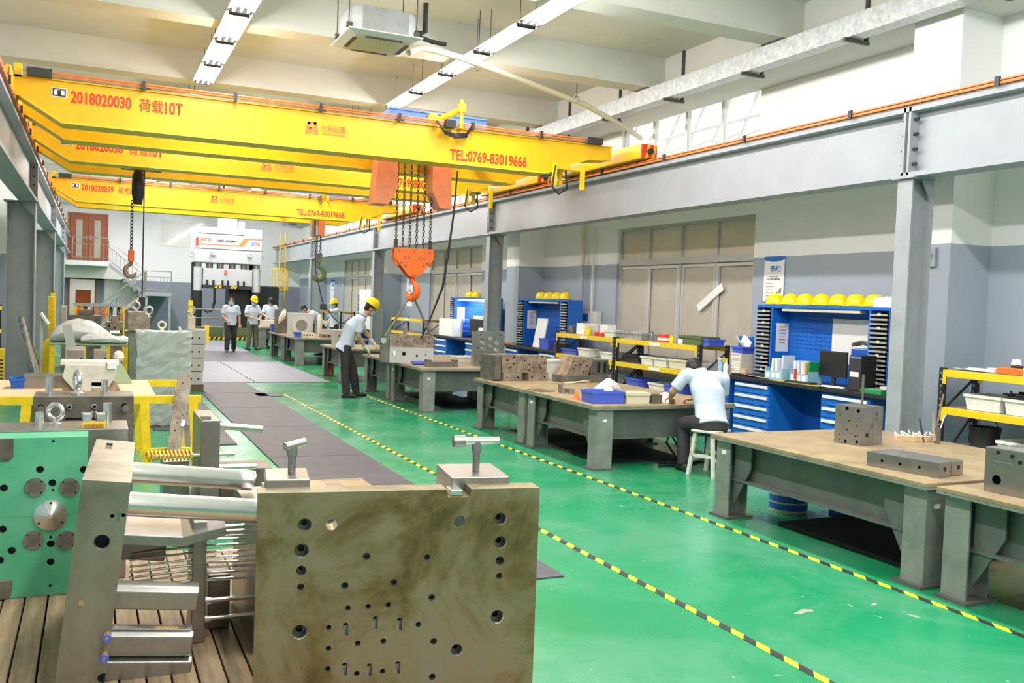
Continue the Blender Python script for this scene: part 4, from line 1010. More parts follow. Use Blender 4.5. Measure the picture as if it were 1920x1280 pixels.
t = empty('bucket', 'black bucket on the bottom shelf of the right-edge rack', 'bucket', (8.55, 6.62, .423)); MB().lathe([(.13, 0), (.16, .22), (.15, .22), (.12, .01)], n=18).build('bucket_body', 'black', t, smooth=True); MB().torus((0, 0, .20), (1, 0, 0), .15, .006, 12, 4, 0, math.pi).build('bail', 'chain', t)
bins([(15.6, 'bluebox', .36, .60, .10, 'blue bin on the middle shelf at the far rack end'), (15.0, 'whitebox', .38, .44, .15, 'white bin beside the blue one on the middle rack shelf'), (14.15, 'whitebox', .38, .46, .13, 'white bin just left of the black rack post'),
      (13.35, 'rackblack', .36, .50, .14, 'black bin just right of the black rack post'), (12.85, 'whitebox', .38, .34, .14, 'white bin on the middle shelf beside the black bin'), (12.45, 'whitebox', .38, .36, .14, 'white bin in the middle of the near rack half'), (11.95, 'ivory', .38, .52, .15, 'cream bin on the middle shelf of the near rack half'), (11.5, 'whitebox', .3, .24, .13, 'small white bin behind the seated worker\'s head')], .822, '')
bins([(14.35, 'whitebox', .40, .46, .12, 'white bin low on the far rack half'), (13.25, 'bluebox', .40, .40, .14, 'blue bin on the low rack shelf right of the post'), (12.55, 'whitebox', .36, .44, .12, 'white bin on the low shelf behind the paperwork'), (12.1, 'bluebox', .36, .40, .14, 'second blue bin on the low rack shelf')], .422, '')
def jar(name, label, cat, loc, r, h, m, capm=None, caph=.02):
    t = empty(name, label, cat, loc); MB().lathe([(r*.95, 0), (r, .01), (r, h*.85), (r*.8, h)], n=16).build('body', m, t, smooth=True)
    if capm: MB().cyl((0, 0, h), (0, 0, h+caph), r*.85, n=16).build('cap', capm, t)
RT = 1.224
jar('can', 'small grey can at the far end of the rack top', 'can', (8.45, 15.65, RT), .06, .13, 'steeldk', 'steel')
o = MB().box(-.13, .13, -.16, .16, 0, .21).build('white_carton', 'paper', loc=(8.55, 15.25, RT), bev=.01); tag(o, 'white carton on the far end of the rack top', 'carton')
o = MB().box(-.13, .13, -.17, .17, 0, .20).build('grey_carton', 'winalu', loc=(8.62, 14.9, RT), bev=.01); tag(o, 'grey carton between the white ones on the rack top', 'carton')
o = MB().box(-.10, .10, -.13, .13, 0, .21).build('white_carton', 'paper', loc=(8.60, 14.52, RT), bev=.01); tag(o, 'white carton nearest the wall control box', 'carton')
jar('jar', 'yellow jar with blue label on the rack top', 'jar', (8.42, 14.95, RT), .055, .12, 'hat', 'hat'); 
jar('jar', 'left red jar on the rack top', 'jar', (8.42, 14.62, RT), .05, .05, 'red', 'red'); jar('jar', 'right red jar on the rack top', 'jar', (8.42, 14.40, RT), .05, .05, 'red', 'red')
bin_('parts_bin', 'white bin on the rack top by the post', 'bin', (8.50, 14.08, RT), .3, .34, .12, 'whitebox')
bin_('parts_bin', 'long grey tray on the rack top over the post', 'bin', (8.55, 13.45, RT), .34, .82, .12, 'galv')
jar('can', 'small spray can on the near rack top', 'can', (8.45, 12.85, RT), .03, .13, 'steel', 'steel')
t = empty('striped_tin', 'red and white striped tin on the near rack top', 'tin', (8.46, 12.45, RT)); MB().use('red').cyl((0, 0, 0), (0, 0, .12), .12, n=18).use('paper').cyl((0, 0, .03), (0, 0, .07), .122, n=18).build('tin_body', parent=t)
jar('jar', 'small yellow tub right of the striped tin', 'jar', (8.42, 12.22, RT), .04, .10, 'hat', 'hat')
bin_('parts_bin', 'flat dark green tray near the right end of the rack top', 'bin', (8.60, 11.75, RT), .34, .60, .13, 'olive'); bin_('parts_bin', 'shallow blue tray at the right end of the rack top', 'bin', (8.62, 11.42, RT), .3, .2, .10, 'bluebox')
jar('cup', 'white cup on the near rack top', 'cup', (8.42, 11.98, RT), .04, .07, 'paper')
# right-edge rack top
papers('paper_stack', 'loose papers on top of the right-edge rack', (8.50, 6.68, RT), .3, .4, R(10), curl=.015)
jar('roll', 'roll of white tape on the right-edge rack', 'tape roll', (8.45, 6.50, RT), .05, .05, 'paper')
t = empty('orange_tray', 'orange tray with black tools on the right-edge rack', 'tray', (8.48, 6.25, RT)); MB().box(-.1, .1, -.15, .15, 0, .07).build('tray_body', 'orange', t, bev=.01); MB().box(-.06, .06, -.1, .02, .07, .09).build('tool', 'black', t); MB().lathe([(.02, .09), (.05, .10), (.04, .15), (.0, .16)], (.05, .04, 0), n=8).build('cloth', 'paper', t)
jar('cup', 'white plastic cup beside the orange tray', 'cup', (8.38, 6.06, RT), .035, .09, 'paper')
spray((8.45, 5.92, RT), 'white spray bottle with pink head on the right-edge rack', 'paper', 'salmon', 1.15)
t = empty('electric_motor', 'dark electric motor with a black cable at the right edge', 'motor', (8.5, 5.62, RT)); MB().cyl((0, -.2, .11), (0, .18, .11), .11, n=18).box(-.1, .1, -.15, .13, 0, .03).build('motor_body', 'dark', t, bev=.01); MB().tube([(0, .1, .2), (0, .12, .34), (0, .0, .40), (0, -.2, .42)], .014, 6).build('cable', 'black', t)
t = empty('cable_bundle', 'tangle of black cables lying in the white bin on the right-edge rack', 'cables', (8.5, 6.05, .93)); m = MB(); rr = random.Random(5)
for k in range(7): m.tube([(rr.uniform(-.15, .15), rr.uniform(-.3, .25), .03+.02*k*.5+rr.uniform(0, .03)) for _ in range(6)], .012, 5)
m.build('cables', 'black', t)['kind'] = 'stuff'

# ================================================================ WALL ITEMS ON THE WINDOW SIDE
def poster(x, y0, y1, z0, z1, label, t1):
    t = empty('wall_poster', label, 'poster', (x, y1, z0)); w_, h = y1-y0, z1-z0
    MB().box(-.012, 0, -w_, 0, 0, h).build('board', 'paper', t)
    MB().box(-.014, -.010, -w_-.006, -w_, -.005, h+.005).box(-.014, -.010, 0, .006, -.005, h+.005).box(-.014, -.01, -w_, 0, h, h+.006).box(-.014, -.01, -w_, 0, -.006, 0).build('edge', 'bluecrane', t)
    n = 8; pts = [(0, h)] + [(-w_*k/n, h*(.93-.05*math.sin(math.pi*k/n))) for k in range(n+1)] + [(-w_, h)]
    MB().prism(pts, -.015, -.012, 'x').build('header', 'blue', t)
    text('lettering', t1, 'blue', t, (-.016, -w_*.3, h*.66), w_*.52, h*.14, xdir=(0, -1, 0), depth=0)
    text('lettering', '节约能源', 'dark', t, (-.016, -w_*.3, h*.54), w_*.4, h*.03, xdir=(0, -1, 0), depth=0)
    text('lettering', '降低成本 提高效益', 'dark', t, (-.016, -w_*.2, h*.48), w_*.6, h*.035, xdir=(0, -1, 0), depth=0)
    m = MB()
    for k in range(5): m.box(-.014, -.012, -w_*(.45+.08*(k % 2)), -w_*.12, h*(.40-.07*k), h*(.41-.07*k))
    m.build('text_lines', 'steeldk', t)['kind'] = 'stuff'
    m = MB()
    for k in range(4): m.box(-.014, -.012, -w_*(.70+.06*k), -w_*(.66+.06*k), h*.18, h*(.22+.03*k))
    m.build('line_drawing', 'steeldk', t)['kind'] = 'stuff'
poster(9.345, 10.72, 11.17, 1.93, 2.61, 'white and blue notice poster above the nearest hutch', '节约')
poster(9.345, 28.1, 28.75, 1.55, 2.55, 'narrow white poster on the grey wall behind the orange hook', '安全'); poster(9.345, 38.6, 39.3, 1.6, 2.5, 'far white poster between the far windows', '质量')
t = empty('control_box', 'white wall control box with blue label above the rack end', 'control box', (9.29, 16.4, 1.40)); MB().box(-.08, .05, -.36, .36, 0, .26).build('housing', 'whitebox', t, bev=.01); MB().box(-.084, -.08, -.02, .32, .06, .20).build('label', 'blue', t)
MB().box(-.02, .02, -.03, .0, .26, 1.95).build('conduit', 'whitebox', t)
t = empty('drain_pipe', 'painted vertical drain pipe on the grey wall', 'pipe', (9.24, 16.75, 0)); MB().cyl((0, 0, 2.62), (0, 0, 5.2), .05, n=12).build('pipe_upper', 'ivory', t, smooth=True); MB().cyl((0, 0, 1.7), (0, 0, 2.62), .045, n=12).build('pipe_lower', 'beampaint', t, smooth=True)
t = empty('wall_switch', 'small grey junction box on the pilaster by the near column', 'switch box', (8.66, 7.55, 2.35)); MB().box(0, .04, -.08, .08, 0, .22).build('box', 'colpaint', t, bev=.005); MB().cyl((-.04, 0, .14), (0, 0, .14), .03, n=10).build('knob', 'dark', t)
for y, z, a, l in ((12.45, 1.86, R(-30), 'torn white paper strip taped to the beige window'),):
    o = MB(Matrix.Rotation(a, 3, 'X')).box(-.003, 0, -.5, .25, 0, .13).build('paper_strip', 'paper', loc=(9.39, y+.2, z)); tag(o, l, 'paper')
o = empty('whiteboard_stand', 'tall white display board behind the worker with the raised arm', 'board', (8.2, 29.6, 0)); MB().box(-.02, .02, -.7, .7, .75, 2.05).build('board', 'whitegloss', o); [MB().box(-.02, .02, q-.03, q+.03, 0, .75).build('leg', 'galv', o) for q in (-.63, .63)]
# ================================================================ FOREGROUND MOULDS ON THE TIMBER PALLET
pal = empty('timber_pallet', 'weathered timber pallet carrying the moulds in the foreground', 'pallet', (0, 0, 0))
rr = random.Random(3)
x = -1.25
while x < 1.60:
    wd = rr.uniform(.088, .112); dz = rr.uniform(-.004, .0)
    MB().box(0, wd-.009, 0, 3.35, 0, .028).build('board', 'wood', pal, loc=(x, 2.55+rr.uniform(-.05, .05), .122+dz), bev=.003); x += wd
for y in (2.7, 3.6, 4.6, 5.6): MB().box(-1.25, 1.6, y, y+.11, 0, .118).build('bearer', 'wooddk', pal)
PZ = .151
mat('bore', (.16, .145, .12), .35, metal=.6)
# --- the big upright plate
t = empty('mould_plate', 'large stained steel mould plate with many holes standing upright in the foreground', 'mould plate', (.577, 3.506, PZ), R(-8.64))
Wp, Hp, Tp = 1.119, 1.0-PZ, .11
prof = [(0, 0), (Wp, 0), (Wp, Hp), (.83, Hp), (.826, Hp-.032), (.735, Hp-.032), (.729, Hp), (0, Hp)]
pl = MB().prism(prof, 0, Tp, 'y').build('plate', 'plate', t)
c = MB()
for u, v, r in [(0.177, -0.125, 0.023), (0.279, -0.128, 0.0217), (0.168, -0.225, 0.0246), (0.169, -0.302, 0.0169), (0.168, -0.365, 0.0115), (0.786, -0.13, 0.0201), (0.956, -0.125, 0.0228), (0.96, -0.222, 0.0228), (0.96, -0.298, 0.0163), (0.959, -0.36, 0.0114), (0.417, -0.257, 0.0125), (0.658, -0.271, 0.0112), (0.527, -0.366, 0.0126), (0.336, -0.368, 0.0125), (0.682, -0.434, 0.012), (0.43, -0.456, 0.0094), (0.351, -0.458, 0.0094), (0.508, -0.454, 0.0095), (0.631, -0.541, 0.0096), (0.279, -0.531, 0.0093), (0.28, -0.613, 0.0093), (0.28, -0.694, 0.0093), (0.393, -0.601, 0.0102), (0.493, -0.599, 0.0103), (0.696, -0.613, 0.012), (0.169, -0.542, 0.0254), (0.792, -0.655, 0.021), (0.957, -0.529, 0.0245), (0.393, -0.721, 0.0094), (0.494, -0.72, 0.0095), (0.695, -0.758, 0.0121)]:
    z = Hp+v; through = (u, v) in ((0.279, -0.128), (0.786, -0.13))
    c.use('steelbr').lathe([(r*1.22, -.012), (r*1.14, .0), (r, .005), (r, .012)], (u, 0, z), (0, 1, 0), 20)
    c.use('steelbr' if through else 'bore').cyl((u, .011, z), (u, .2 if through else .04, z), r, n=20)
    if not through and r > .015: c.use('hole').cyl((u, .039, z), (u, .06, z), r*.55, n=16)
for u, v in ((0.344, -0.544), (0.459, -0.526), (0.555, -0.538), (0.345, -0.703), (0.441, -0.714), (0.554, -0.713)):
    z = Hp+v; c.use('steel').box(u-.010, u+.010, -.01, .03, z-.022, z+.016); c.use('hole').cyl((u, -.01, z+.018), (u, .04, z+.018), .011, n=12)
drill(pl, c)
for nm, u0, u1, y0, y1, z0, z1 in (('clamp_block', .03, .20, Tp, .36, Hp-.25, Hp+.03), ('clamp_block', .77, 1.02, Tp, .42, Hp-.25, Hp+.028)):
    MB().box(u0, u1, y0, y1, z0, z1).build(nm, 'steel', t, bev=.005)
MB().box(.75, .80, .02, Tp, Hp-.031, Hp-.008).build('key_block', 'steelbr', t, bev=.003)
def tee(x, y, z0, h, a, lens, label, sock):
    q = empty('tee_handle', label, 'handle', (x, y, z0))
    MB().cyl((0, 0, 0), (0, 0, h*.8), .0155, n=12).build('stem', 'steel', q, smooth=True); MB().cyl((0, 0, h*.62), (0, 0, h), .0215, .019, n=12).build('collar', 'steel', q, smooth=True)
    d = Vector((math.cos(a), math.sin(a), .12 if not sock else 0)); p = Vector((0, 0, h))
    b = MB().cyl(p-d*lens[0], p+d*lens[1], .017, n=12).build('cross_bar', 'steelbr', q, smooth=True)
    if sock: MB().cyl(p-d*lens[0]-d*.004, p-d*lens[0]+d*.045, .025, n=14).cyl(p-d*lens[0]-d*.006, p-d*lens[0]-d*.003, .017, n=14).build('socket', 'steel', b, smooth=True)
tee(.745, 3.72, 1.031, .115, R(25), (.035, .06), 'left short tee handle on the clamp block of the big plate', False)
tee(1.505, 3.60, 1.029, .13, R(-5), (.10, .10), 'right socket tee handle on the clamp block of the big plate', True)
# --- tilted mould half with guide pins
t = empty('mould_half', 'tilted thick steel mould half with two big guide pins pointing right', 'mould', (-.115, 3.90, PZ+.02))
t.rotation_euler = (0, R(6), R(-3))
sl = MB().box(0, .178, 0, 1.05, 0, .84).build('slab', 'slab', t)
c = MB(); c.use('steelbr').lathe([(.032, -.012), (.030, 0), (.026, .006), (.026, .012)], (.10, 0, .60), (0, 1, 0), 18); c.use('hole').cyl((.10, .011, .60), (.10, .06, .60), .026, n=18)
c.use('hole').cyl((.125, -.01, .705), (.125, .03, .705), .008, n=10).cyl((.165, -.01, .71), (.165, .03, .71), .008, n=10); c.use('steel').box(.136, .154, -.01, .012, .685, .725)
c.use('hole').cyl((.06, -.01, .36), (.06, .03, .36), .006, n=10)
c.use('hole').cyl((.17, -.01, .06), (.17, .05, .06), .02, n=12)
c.box(.05, .078, .78, .95, .833, .85)
drill(sl, c)
for y in (.14, .84): MB().lathe([(.050, 0), (.050, .50), (.052, .505), (.052, .57), (.047, .585)], (.17, y, .725), (1, 0, 0), 28).build('guide_pin', 'steelbr', t, smooth=True)
for y, z, L, nm in ((.10, .30, .33, 'core_bar'), (.10, .115, .33, 'core_bar'), (.12, -.02+.0, .34, 'core_bar'), (.62, .36, .20, 'core_bar')):
    z = max(z, .0)
    b = MB().prism([(y, z), (y+.11, z), (y+.11, z+.075), (y+.10, z+.093), (y+.02, z+.093), (y, z+.075)], .17, .17+L, 'x').build(nm, 'steel', t, bev=.006)
    MB().box(.18, .17+L-.01, y+.035, y+.06, z+.093, z+.097).build('key_strip', 'steelbr', b)
MB().prism([(.17, .50), (.42, .50), (.60, .56), (.60, .60), (.42, .545), (.17, .545)], .35, .75, 'y').build('wear_plate', 'steel', t, bev=.004)
for z in (.235, .155):
    n_ = MB().lathe([(.011, 0), (.011, .03), (.014, .03), (.014, .045)], (.165, -.045, z), (0, 1, 0), 12).build('hose_nipple', 'springy', t); n_.data.materials[0] = mat('brass', (.75, .55, .25), .3, metal=.9)
    MB().torus((.165, -.048, z), (0, 1, 0), .013, .005, 14, 6).build('blue_ring', 'bluebox', n_)
MB().lathe([(.010, 0), (.010, .012)], (.055, -.012, .36), (0, 1, 0), 10).build('brass_plug', 'brass', t)
# wedge that props the tilted half
o = MB().prism([(-.07, 0), (.05, 0), (.05, .008), (-.07, .018)], 4.0, 4.8, 'y').build('timber_wedge', 'wooddk', loc=(.0, 0, PZ)); tag(o, 'timber wedge under the tilted mould half', 'wedge')
# --- ejector plate with thin pins
t = empty('ejector_plate', 'upright ejector plate with a comb of thin polished pins', 'ejector plate', (.46, 4.32, PZ))
MB().box(-.03, .03, 0, .22, 0, .56).build('plate', 'steel', t, bev=.004)
rr = random.Random(8)
for k in range(14):
    z = .52-k*.020; y = rr.uniform(.03, .2)
    MB().cyl((.03, y, z), (.03+rr.uniform(.30, .42), y, z-.01), .0055, n=8).build('ejector_pin', 'steelbr', t)
    if k > 2: MB().cyl((-.03, y, z-.03), (-.29, y+.05, z-.055), .0055, n=8).build('ejector_pin', 'steelbr', t)
for z in (.175, .09): MB().cyl((.03, .05, z), (.24, .05, z), .011, n=10).cyl((.03, .05, z), (.06, .05, z), .016, n=10).build('support_pin', 'steelbr', t, smooth=True)
sp = MB(); pts = [( .02+.0+k*.0022, .13+.03*math.cos(k*.5), .19+.03*math.sin(k*.5)) for k in range(0, 60)]
sp.tube([(-.16+p[0]*.9, p[1], p[2]) for p in pts], .005, 5); sp.build('return_spring', 'springy', t)
MB().box(.06, .16, .16, .30, 0, .26).build('rear_block', 'steeldk', t, bev=.004)
# --- green mould
t = empty('mould_block', 'bright green mould half with a large round steel boss', 'mould', (0, 5.25, PZ))
gz = lambda z: z-PZ
gm = MB().box(-.92, -.012, 0, .20, 0, gz(.975)).build('green_plate', 'greenmould', t)
c = MB()
for x, z in ((-.234, .81), (-.176, .738), (-.396, .722), (-.399, .511), (-.179, .42), (-.357, .398), (-.178, .325), (-.03, .801), (-.409, .353)):
    c.use('steel').lathe([(.021, -.012), (.019, 0), (.017, .004), (.017, .012)], (x, 0, gz(z)), (0, 1, 0), 16); c.use('hole').cyl((x, .011, gz(z)), (x, .035, gz(z)), .017, n=16)
for x, z in ((-.175, .955), (-.178, .20), (-.172, .700), (-.18, .455)): c.use('hole').cyl((x, -.01, gz(z)), (x, .03, gz(z)), .007, n=10)
c.use('greenmould').box(-.95, 0, -.01, .0015, gz(.567), gz(.570))
drill(gm, c)
for x, z in ((-.255, .72), (-.096, .712), (-.258, .446), (-.105, .434)):
    d = MB().cyl((x, -.008, gz(z)), (x, .0, gz(z)), .049, n=28).build('disc', 'steel', t, smooth=True); MB().cyl((x, -.0095, gz(z)), (x, -.007, gz(z)), .031, n=24).build('disc_centre', 'steeldk', d)
    q = MB()
    for a in (45, 135, 225, 315): q.cyl((x+.04*math.cos(R(a)), -.0095, gz(z)+.04*math.sin(R(a))), (x+.04*math.cos(R(a)), -.007, gz(z)+.04*math.sin(R(a))), .005, n=8)
    q.build('screw_holes', 'hole', d)['kind'] = 'stuff'
d = MB().lathe([(.0785, 0), (.0785, .014), (.060, .018), (.010, .040), (.007, .034)], (-.181, 0, gz(.571)), (0, -1, 0), 36).build('locating_boss', 'steelbr', t, smooth=True)
q = MB()
for a in (90, 215, 325): q.cyl((-.181+.066*math.cos(R(a)), -.019, gz(.571)+.066*math.sin(R(a))), (-.181+.066*math.cos(R(a)), -.014, gz(.571)+.066*math.sin(R(a))), .0065, n=10)
q.build('screw_holes', 'hole', d)['kind'] = 'stuff'
for z0, z1 in ((.862, .976), (.15, .25)): MB().prism([(-.92, gz(z0)), (-.375, gz(z0)), (-.355, gz(z0)+.02), (-.355, gz(z1)), (-.92, gz(z1))], -.012, .0, 'y').build('corner_plate', 'steeldk', t, bev=.004)
MB().box(-.92, .19, .20, .55, 0, gz(.985)).build('back_plate', 'steel', t, bev=.004)
eyebolt(t, (-.18, .42, gz(.985)), .115, axis=(.45, .9, 0))
for x, y, h in ((-.26, .44, .07), (.085, .40, .12)): MB().cyl((x, y, gz(.985)), (x, y, gz(.985)+h), .024, n=16).build('guide_bush', 'steelbr', t, smooth=True)
cx = MB().box(-.045, .075, .25, .33, gz(.965)-.02, gz(1.015)).build('cable_socket', 'springy', t, bev=.003)
q = MB()
for k in range(15): q.box(-.035+k*.0068, -.032+k*.0068, .247, .252, gz(.975), gz(1.005))
q.build('vent_slots', 'steelrust', cx)['kind'] = 'stuff'
for x in (-.02, .05): MB().box(x-.022, x+.022, .26, .33, gz(1.015), gz(1.06)).box(x-.028, x-.022, .28, .31, gz(1.03), gz(1.07)).box(x+.022, x+.028, .28, .31, gz(1.03), gz(1.07)).build('connector_hood', 'galv', cx, bev=.003)
# --- dark mould standing behind the green one
t = empty('mould_block', 'dark brown steel mould with bolt bores behind the green mould', 'mould', (0, 6.5, 0))
b = MB().box(-.335, .255, 0, .35, .15, 1.05).build('block', 'steeldk', t)
c = MB()
for x, z, r in ((-.13, .975, .015), (.018, .975, .015), (-.29, .985, .02), (.2, .985, .02), (-.08, .86, .012), (.12, .87, .012)): c.use('hole').cyl((x, -.01, z), (x, .05, z), r, n=14)
c.box(-.15, .07, -.01, .02, .90, .915); drill(b, c)
for x in (-.29, .205): MB().cyl((x, -.05, .975), (x, .02, .975), .022, n=14).build('side_lock', 'steel', t)
for x in (-.127, .02): MB().torus((x, -.012, .985), (0, 1, 0), .014, .005, 12, 5).build('screw_rim', 'steelbr', t)
for x, h in ((-.25, .115), (.08, .10)): MB().cyl((x, .15, 1.05), (x, .15, 1.05+h), .022, n=16).build('guide_pin', 'steelbr', t, smooth=True)
e = eyebolt(t, (-.085, .16, 1.05), .15, axis=(1, .25, 0))
MB().box(-.335, .255, .0, .35, 0, .148).build('timber_bearer', 'wooddk', t)
# --- spring mould with long bar
t = empty('mould_half', 'open mould half with yellow spring and long round bar behind the guide pins', 'mould', (.78, 6.9, 0))
MB().box(-.065, .065, -.1, .5, .15, .84).build('plate', 'steel', t, bev=.004); MB().box(-.2, .6, -.1, .9, 0, .149).build('timber_bearer', 'wooddk', t)
MB().box(-.065, .0, -.1, -.02, .84, .87).build('top_key', 'steelbr', t)
MB().cyl((-.42, -.02, .585), (.18, -.02, .58), .018, n=12).build('spring_rod', 'steelbr', t, smooth=True)
pts = [(-.42+k*.0031, -.02+.034*math.cos(k*.75), .585+.034*math.sin(k*.75)) for k in range(100)]; MB().tube(pts, .0085, 5).build('spring', 'springy', t, smooth=True)
MB().cyl((.065, .05, .78), (.38, .0, .755), .026, n=14).build('round_bar', 'steelbr', t, smooth=True)
MB().cyl((-.07, -.02, .58), (-.06, -.02, .58), .05, n=14).build('bush', 'brass', t)
for z in (.48, .40): MB().cyl((.065, .0, z), (.34, .0, z), .022, n=12).build('guide_pin', 'steelbr', t, smooth=True)
MB().box(-.30, -.12, .1, .4, .15, .52).build('side_block', 'steel', t, bev=.004); MB().box(.12, .5, .25, .6, .15, .42).build('side_block', 'steeldk', t, bev=.004)
# parts lying on the pallet edge behind the big plate
t = empty('mould_insert', 'flat machined insert lying behind the big plate', 'mould insert', (.98, 4.35, PZ)); MB().box(-.3, .25, -.25, .5, 0, .60).build('block', 'steel', t, bev=.004); MB().box(-.2, .1, .0, .3, .60, .66).build('boss', 'steelbr', t, bev=.004); MB().cyl((-.26, -.2, .60), (-.26, -.2, .63), .02, n=10).build('dowel', 'steelbr', t)
t = empty('mould_insert', 'machined bracket with blue fitting behind the left tee handle', 'mould insert', (1.25, 4.9, PZ)); MB().box(-.2, .2, -.3, .3, 0, .55).build('block', 'steel', t, bev=.004); MB().box(-.1, .15, -.2, .1, .55, .58).build('bracket', 'steelbr', t); MB().cyl((-.15, -.2, .55), (-.15, -.2, .60), .015, n=10).build('fitting', 'bluebox', t)

# ================================================================ LEFT SIDE: TRESTLES AND STORED MOULDS
t = empty('trestle_table', 'yellow steel trestle table with plywood boards behind the green mould', 'trestle', (0, 9.1, 0))
for z, y0, y1 in ((.735, 0, .06), (.735, 1.62, 1.68)): MB().box(-.95, .95, y0, y1, z-.035, z+.035).build('rail', 'yellow2', t)
for x in (-.9, -.52, .45, .88):
    for y, s in ((.03, -1), (1.65, 1)): MB().add([(x-.04, y-.03, .70), (x+.04, y-.03, .70), (x+.04, y+.03, .70), (x-.04, y+.03, .70), (x-.05+ .05*(1 if x > 0 else -1), y-.03+.02*s, 0), (x+.03+.05*(1 if x > 0 else -1), y-.03+.02*s, 0), (x+.03+.05*(1 if x > 0 else -1), y+.03+.02*s, 0), (x-.05+.05*(1 if x > 0 else -1), y+.03+.02*s, 0)], [(0, 1, 2, 3), (7, 6, 5, 4), (0, 4, 5, 1), (1, 5, 6, 2), (2, 6, 7, 3), (3, 7, 4, 0)]).build('leg', 'yellow2', t)
MB().box(.42, .92, -.02, .04, .22, .28).build('cross_bar', 'yellow2', t); MB().box(-.92, -.5, -.02, .04, .22, .28).build('cross_bar', 'yellow2', t)
for k in range(4): MB().box(-.98, .55, .065+k*.39, .445+k*.39, .722, .775).build('board', 'ply', t, bev=.004)
TT = .776
# casting lying on the trestle
t = empty('die_casting', 'pale ivory die casting with a square pocket on the trestle table', 'casting', (0, 9.2, TT))
body = MB().prism([(-.22, .27), (.21, .27), (.21, .19), (.12, .03), (.10, 0), (-.10, 0), (-.13, .03), (-.24, .16)], 0, .45, 'y').build('body', 'castpale' if 'castpale' in MATS else 'ivory', t, bev=.012)
body.data.materials[0] = mat('castpale', (.72, .64, .55), .4, noise=.12, scale=8)
c = MB().use('hole').box(.0, .12, -.01, .2, .03, .115); drill(body, c)
MB().cyl((.0, .02, .06), (.11, .02, .055), .028, n=12).build('roller', 'steelbr', t, smooth=True)
for x in (-.205, .18): MB().prism([(x-.03, .0), (x+.08, 0), (x+.02, .12), (x-.05, .14)], .05, .35, 'y').build('foot_lug', 'steelrust', t)
MB().box(-.26, .23, .05, .4, .27, .30).build('top_flange', 'castpale', t); MB().box(.13, .2, -.02, .05, .24, .30).build('clip', 'paper', t)
for x, w_, l, rg in ((-.155, .16, 'upright grey mould with a side rod at the back of the trestle', False), (.08, .125, 'upright grey block with a lifting ring at the back of the trestle', True)):
    t, b = mould('mould_block', l, (x, 10.42, TT), (w_, .28, .34), 'steel', rnd_holes(3, .008, .014, 4), '-y')
    if rg: MB().torus((.06, -.17, .16), (0, 1, 0), .05, .014, 16, 6).build('lifting_ring', 'steelbr', t)
    else: MB().box(-.09, .09, -.15, .15, .34, .37).build('cap', 'steelbr', t); MB().cyl((-.16, -.05, .19), (-.06, -.05, .19), .018, n=10).build('side_rod', 'steel', t)
t, b = mould('steel_bar', 'thick grey steel bar lying at the left of the trestle', (-.42, 9.95, TT), (.34, .25, .13), 'steel', (), cat='steel bar')
t = bin_('tool_box', 'small dark blue box at the far left of the trestle', 'box', (-.64, 9.9, TT), .12, .2, .10, 'bluedk')
t = empty('angle_bracket', 'grey angle bracket with white cast knob behind the trestle blocks', 'bracket', (.27, 10.3, TT)); MB().prism([(-.06, 0), (.12, 0), (.06, .12), (-.02, .26), (-.06, .26)], 0, .06, 'y').build('bracket', 'palegreen', t); MB().lathe([(.03, 0), (.055, .03), (.05, .07), (.02, .10)], (-.02, 0, .24), n=10).build('knob', 'ivory', t)
# leaning strip plate
t = empty('leaning_plate', 'long drilled steel strip leaning against the yellow trestle', 'plate', (.66, 8.88, 0)); M4 = Matrix.Rotation(R(-14), 3, 'X') @ Matrix.Rotation(R(8), 3, 'Y')
b = MB(M4).box(-.06, .06, -.02, .02, .0, 1.02).build('strip', 'steelrust', t); c = MB(M4); rr = random.Random(2)
for k in range(12): c.use('hole').cyl((rr.uniform(-.04, .04), -.05, .1+k*.075), (rr.uniform(-.04, .04), .0, .1+k*.075), .006, n=8)
drill(b, c); MB(M4).box(.03, .06, -.03, .04, .52, .58).build('clamp', 'steelbr', t)
# wrapped block
t = empty('wrapped_mould', 'large mould block wrapped in clear plastic film', 'wrapped mould', (.84, 12.5, 0)); b = MB().box(-.31, .31, 0, .42, .06, 1.22).build('block', 'palegreen', t, bev=.004)
b.data.materials[0] = mat('greygreen', (.28, .32, .27), .4, metal=.4, col2=(.36, .37, .33), scale=3)
c = MB(); rr = random.Random(6)
for k in range(12): x, z = rr.uniform(-.25, .25), rr.uniform(.3, 1.1); c.use('hole').cyl((x, -.01, z), (x, .03, z), rr.uniform(.008, .014), n=8)
drill(b, c)
n = 22; vs = []; fs = []; rr = random.Random(9)
ring = []
for k in range(40):
    q = k/40*4; s = int(q); u = q-s
    ring.append([(-.325+.65*u, -.012), (.325, -.012+.445*u), (.325-.65*u, .433), (-.325, .433-.445*u)][s])
for i in range(n+1):
    z = .03+1.20*i/n
    for (x, y) in ring: vs.append((x+rr.uniform(-.004, .012)*(1 if x > 0 else -1), y+rr.uniform(-.014, .003), z+rr.uniform(-.016, .016)))
for i in range(n): fs += [(i*40+j, i*40+(j+1) % 40, (i+1)*40+(j+1) % 40, (i+1)*40+j) for j in range(40)]
fs.append(tuple(range(n*40, n*40+40)))
MB().add(vs, fs).build('plastic_film', 'film', t)
eyebolt(t, (-.02, .2, 1.235), .12, 'ivory', (0, 1, 0)); MB().torus((.14, .15, 1.25), (0, 1, 0), .06, .016, 12, 6, 0, math.pi).build('bagged_handle', 'ivory', t)
MB().box(-.3, .3, 0, .42, 0, .06).build('timber_bearer', 'wooddk', t)
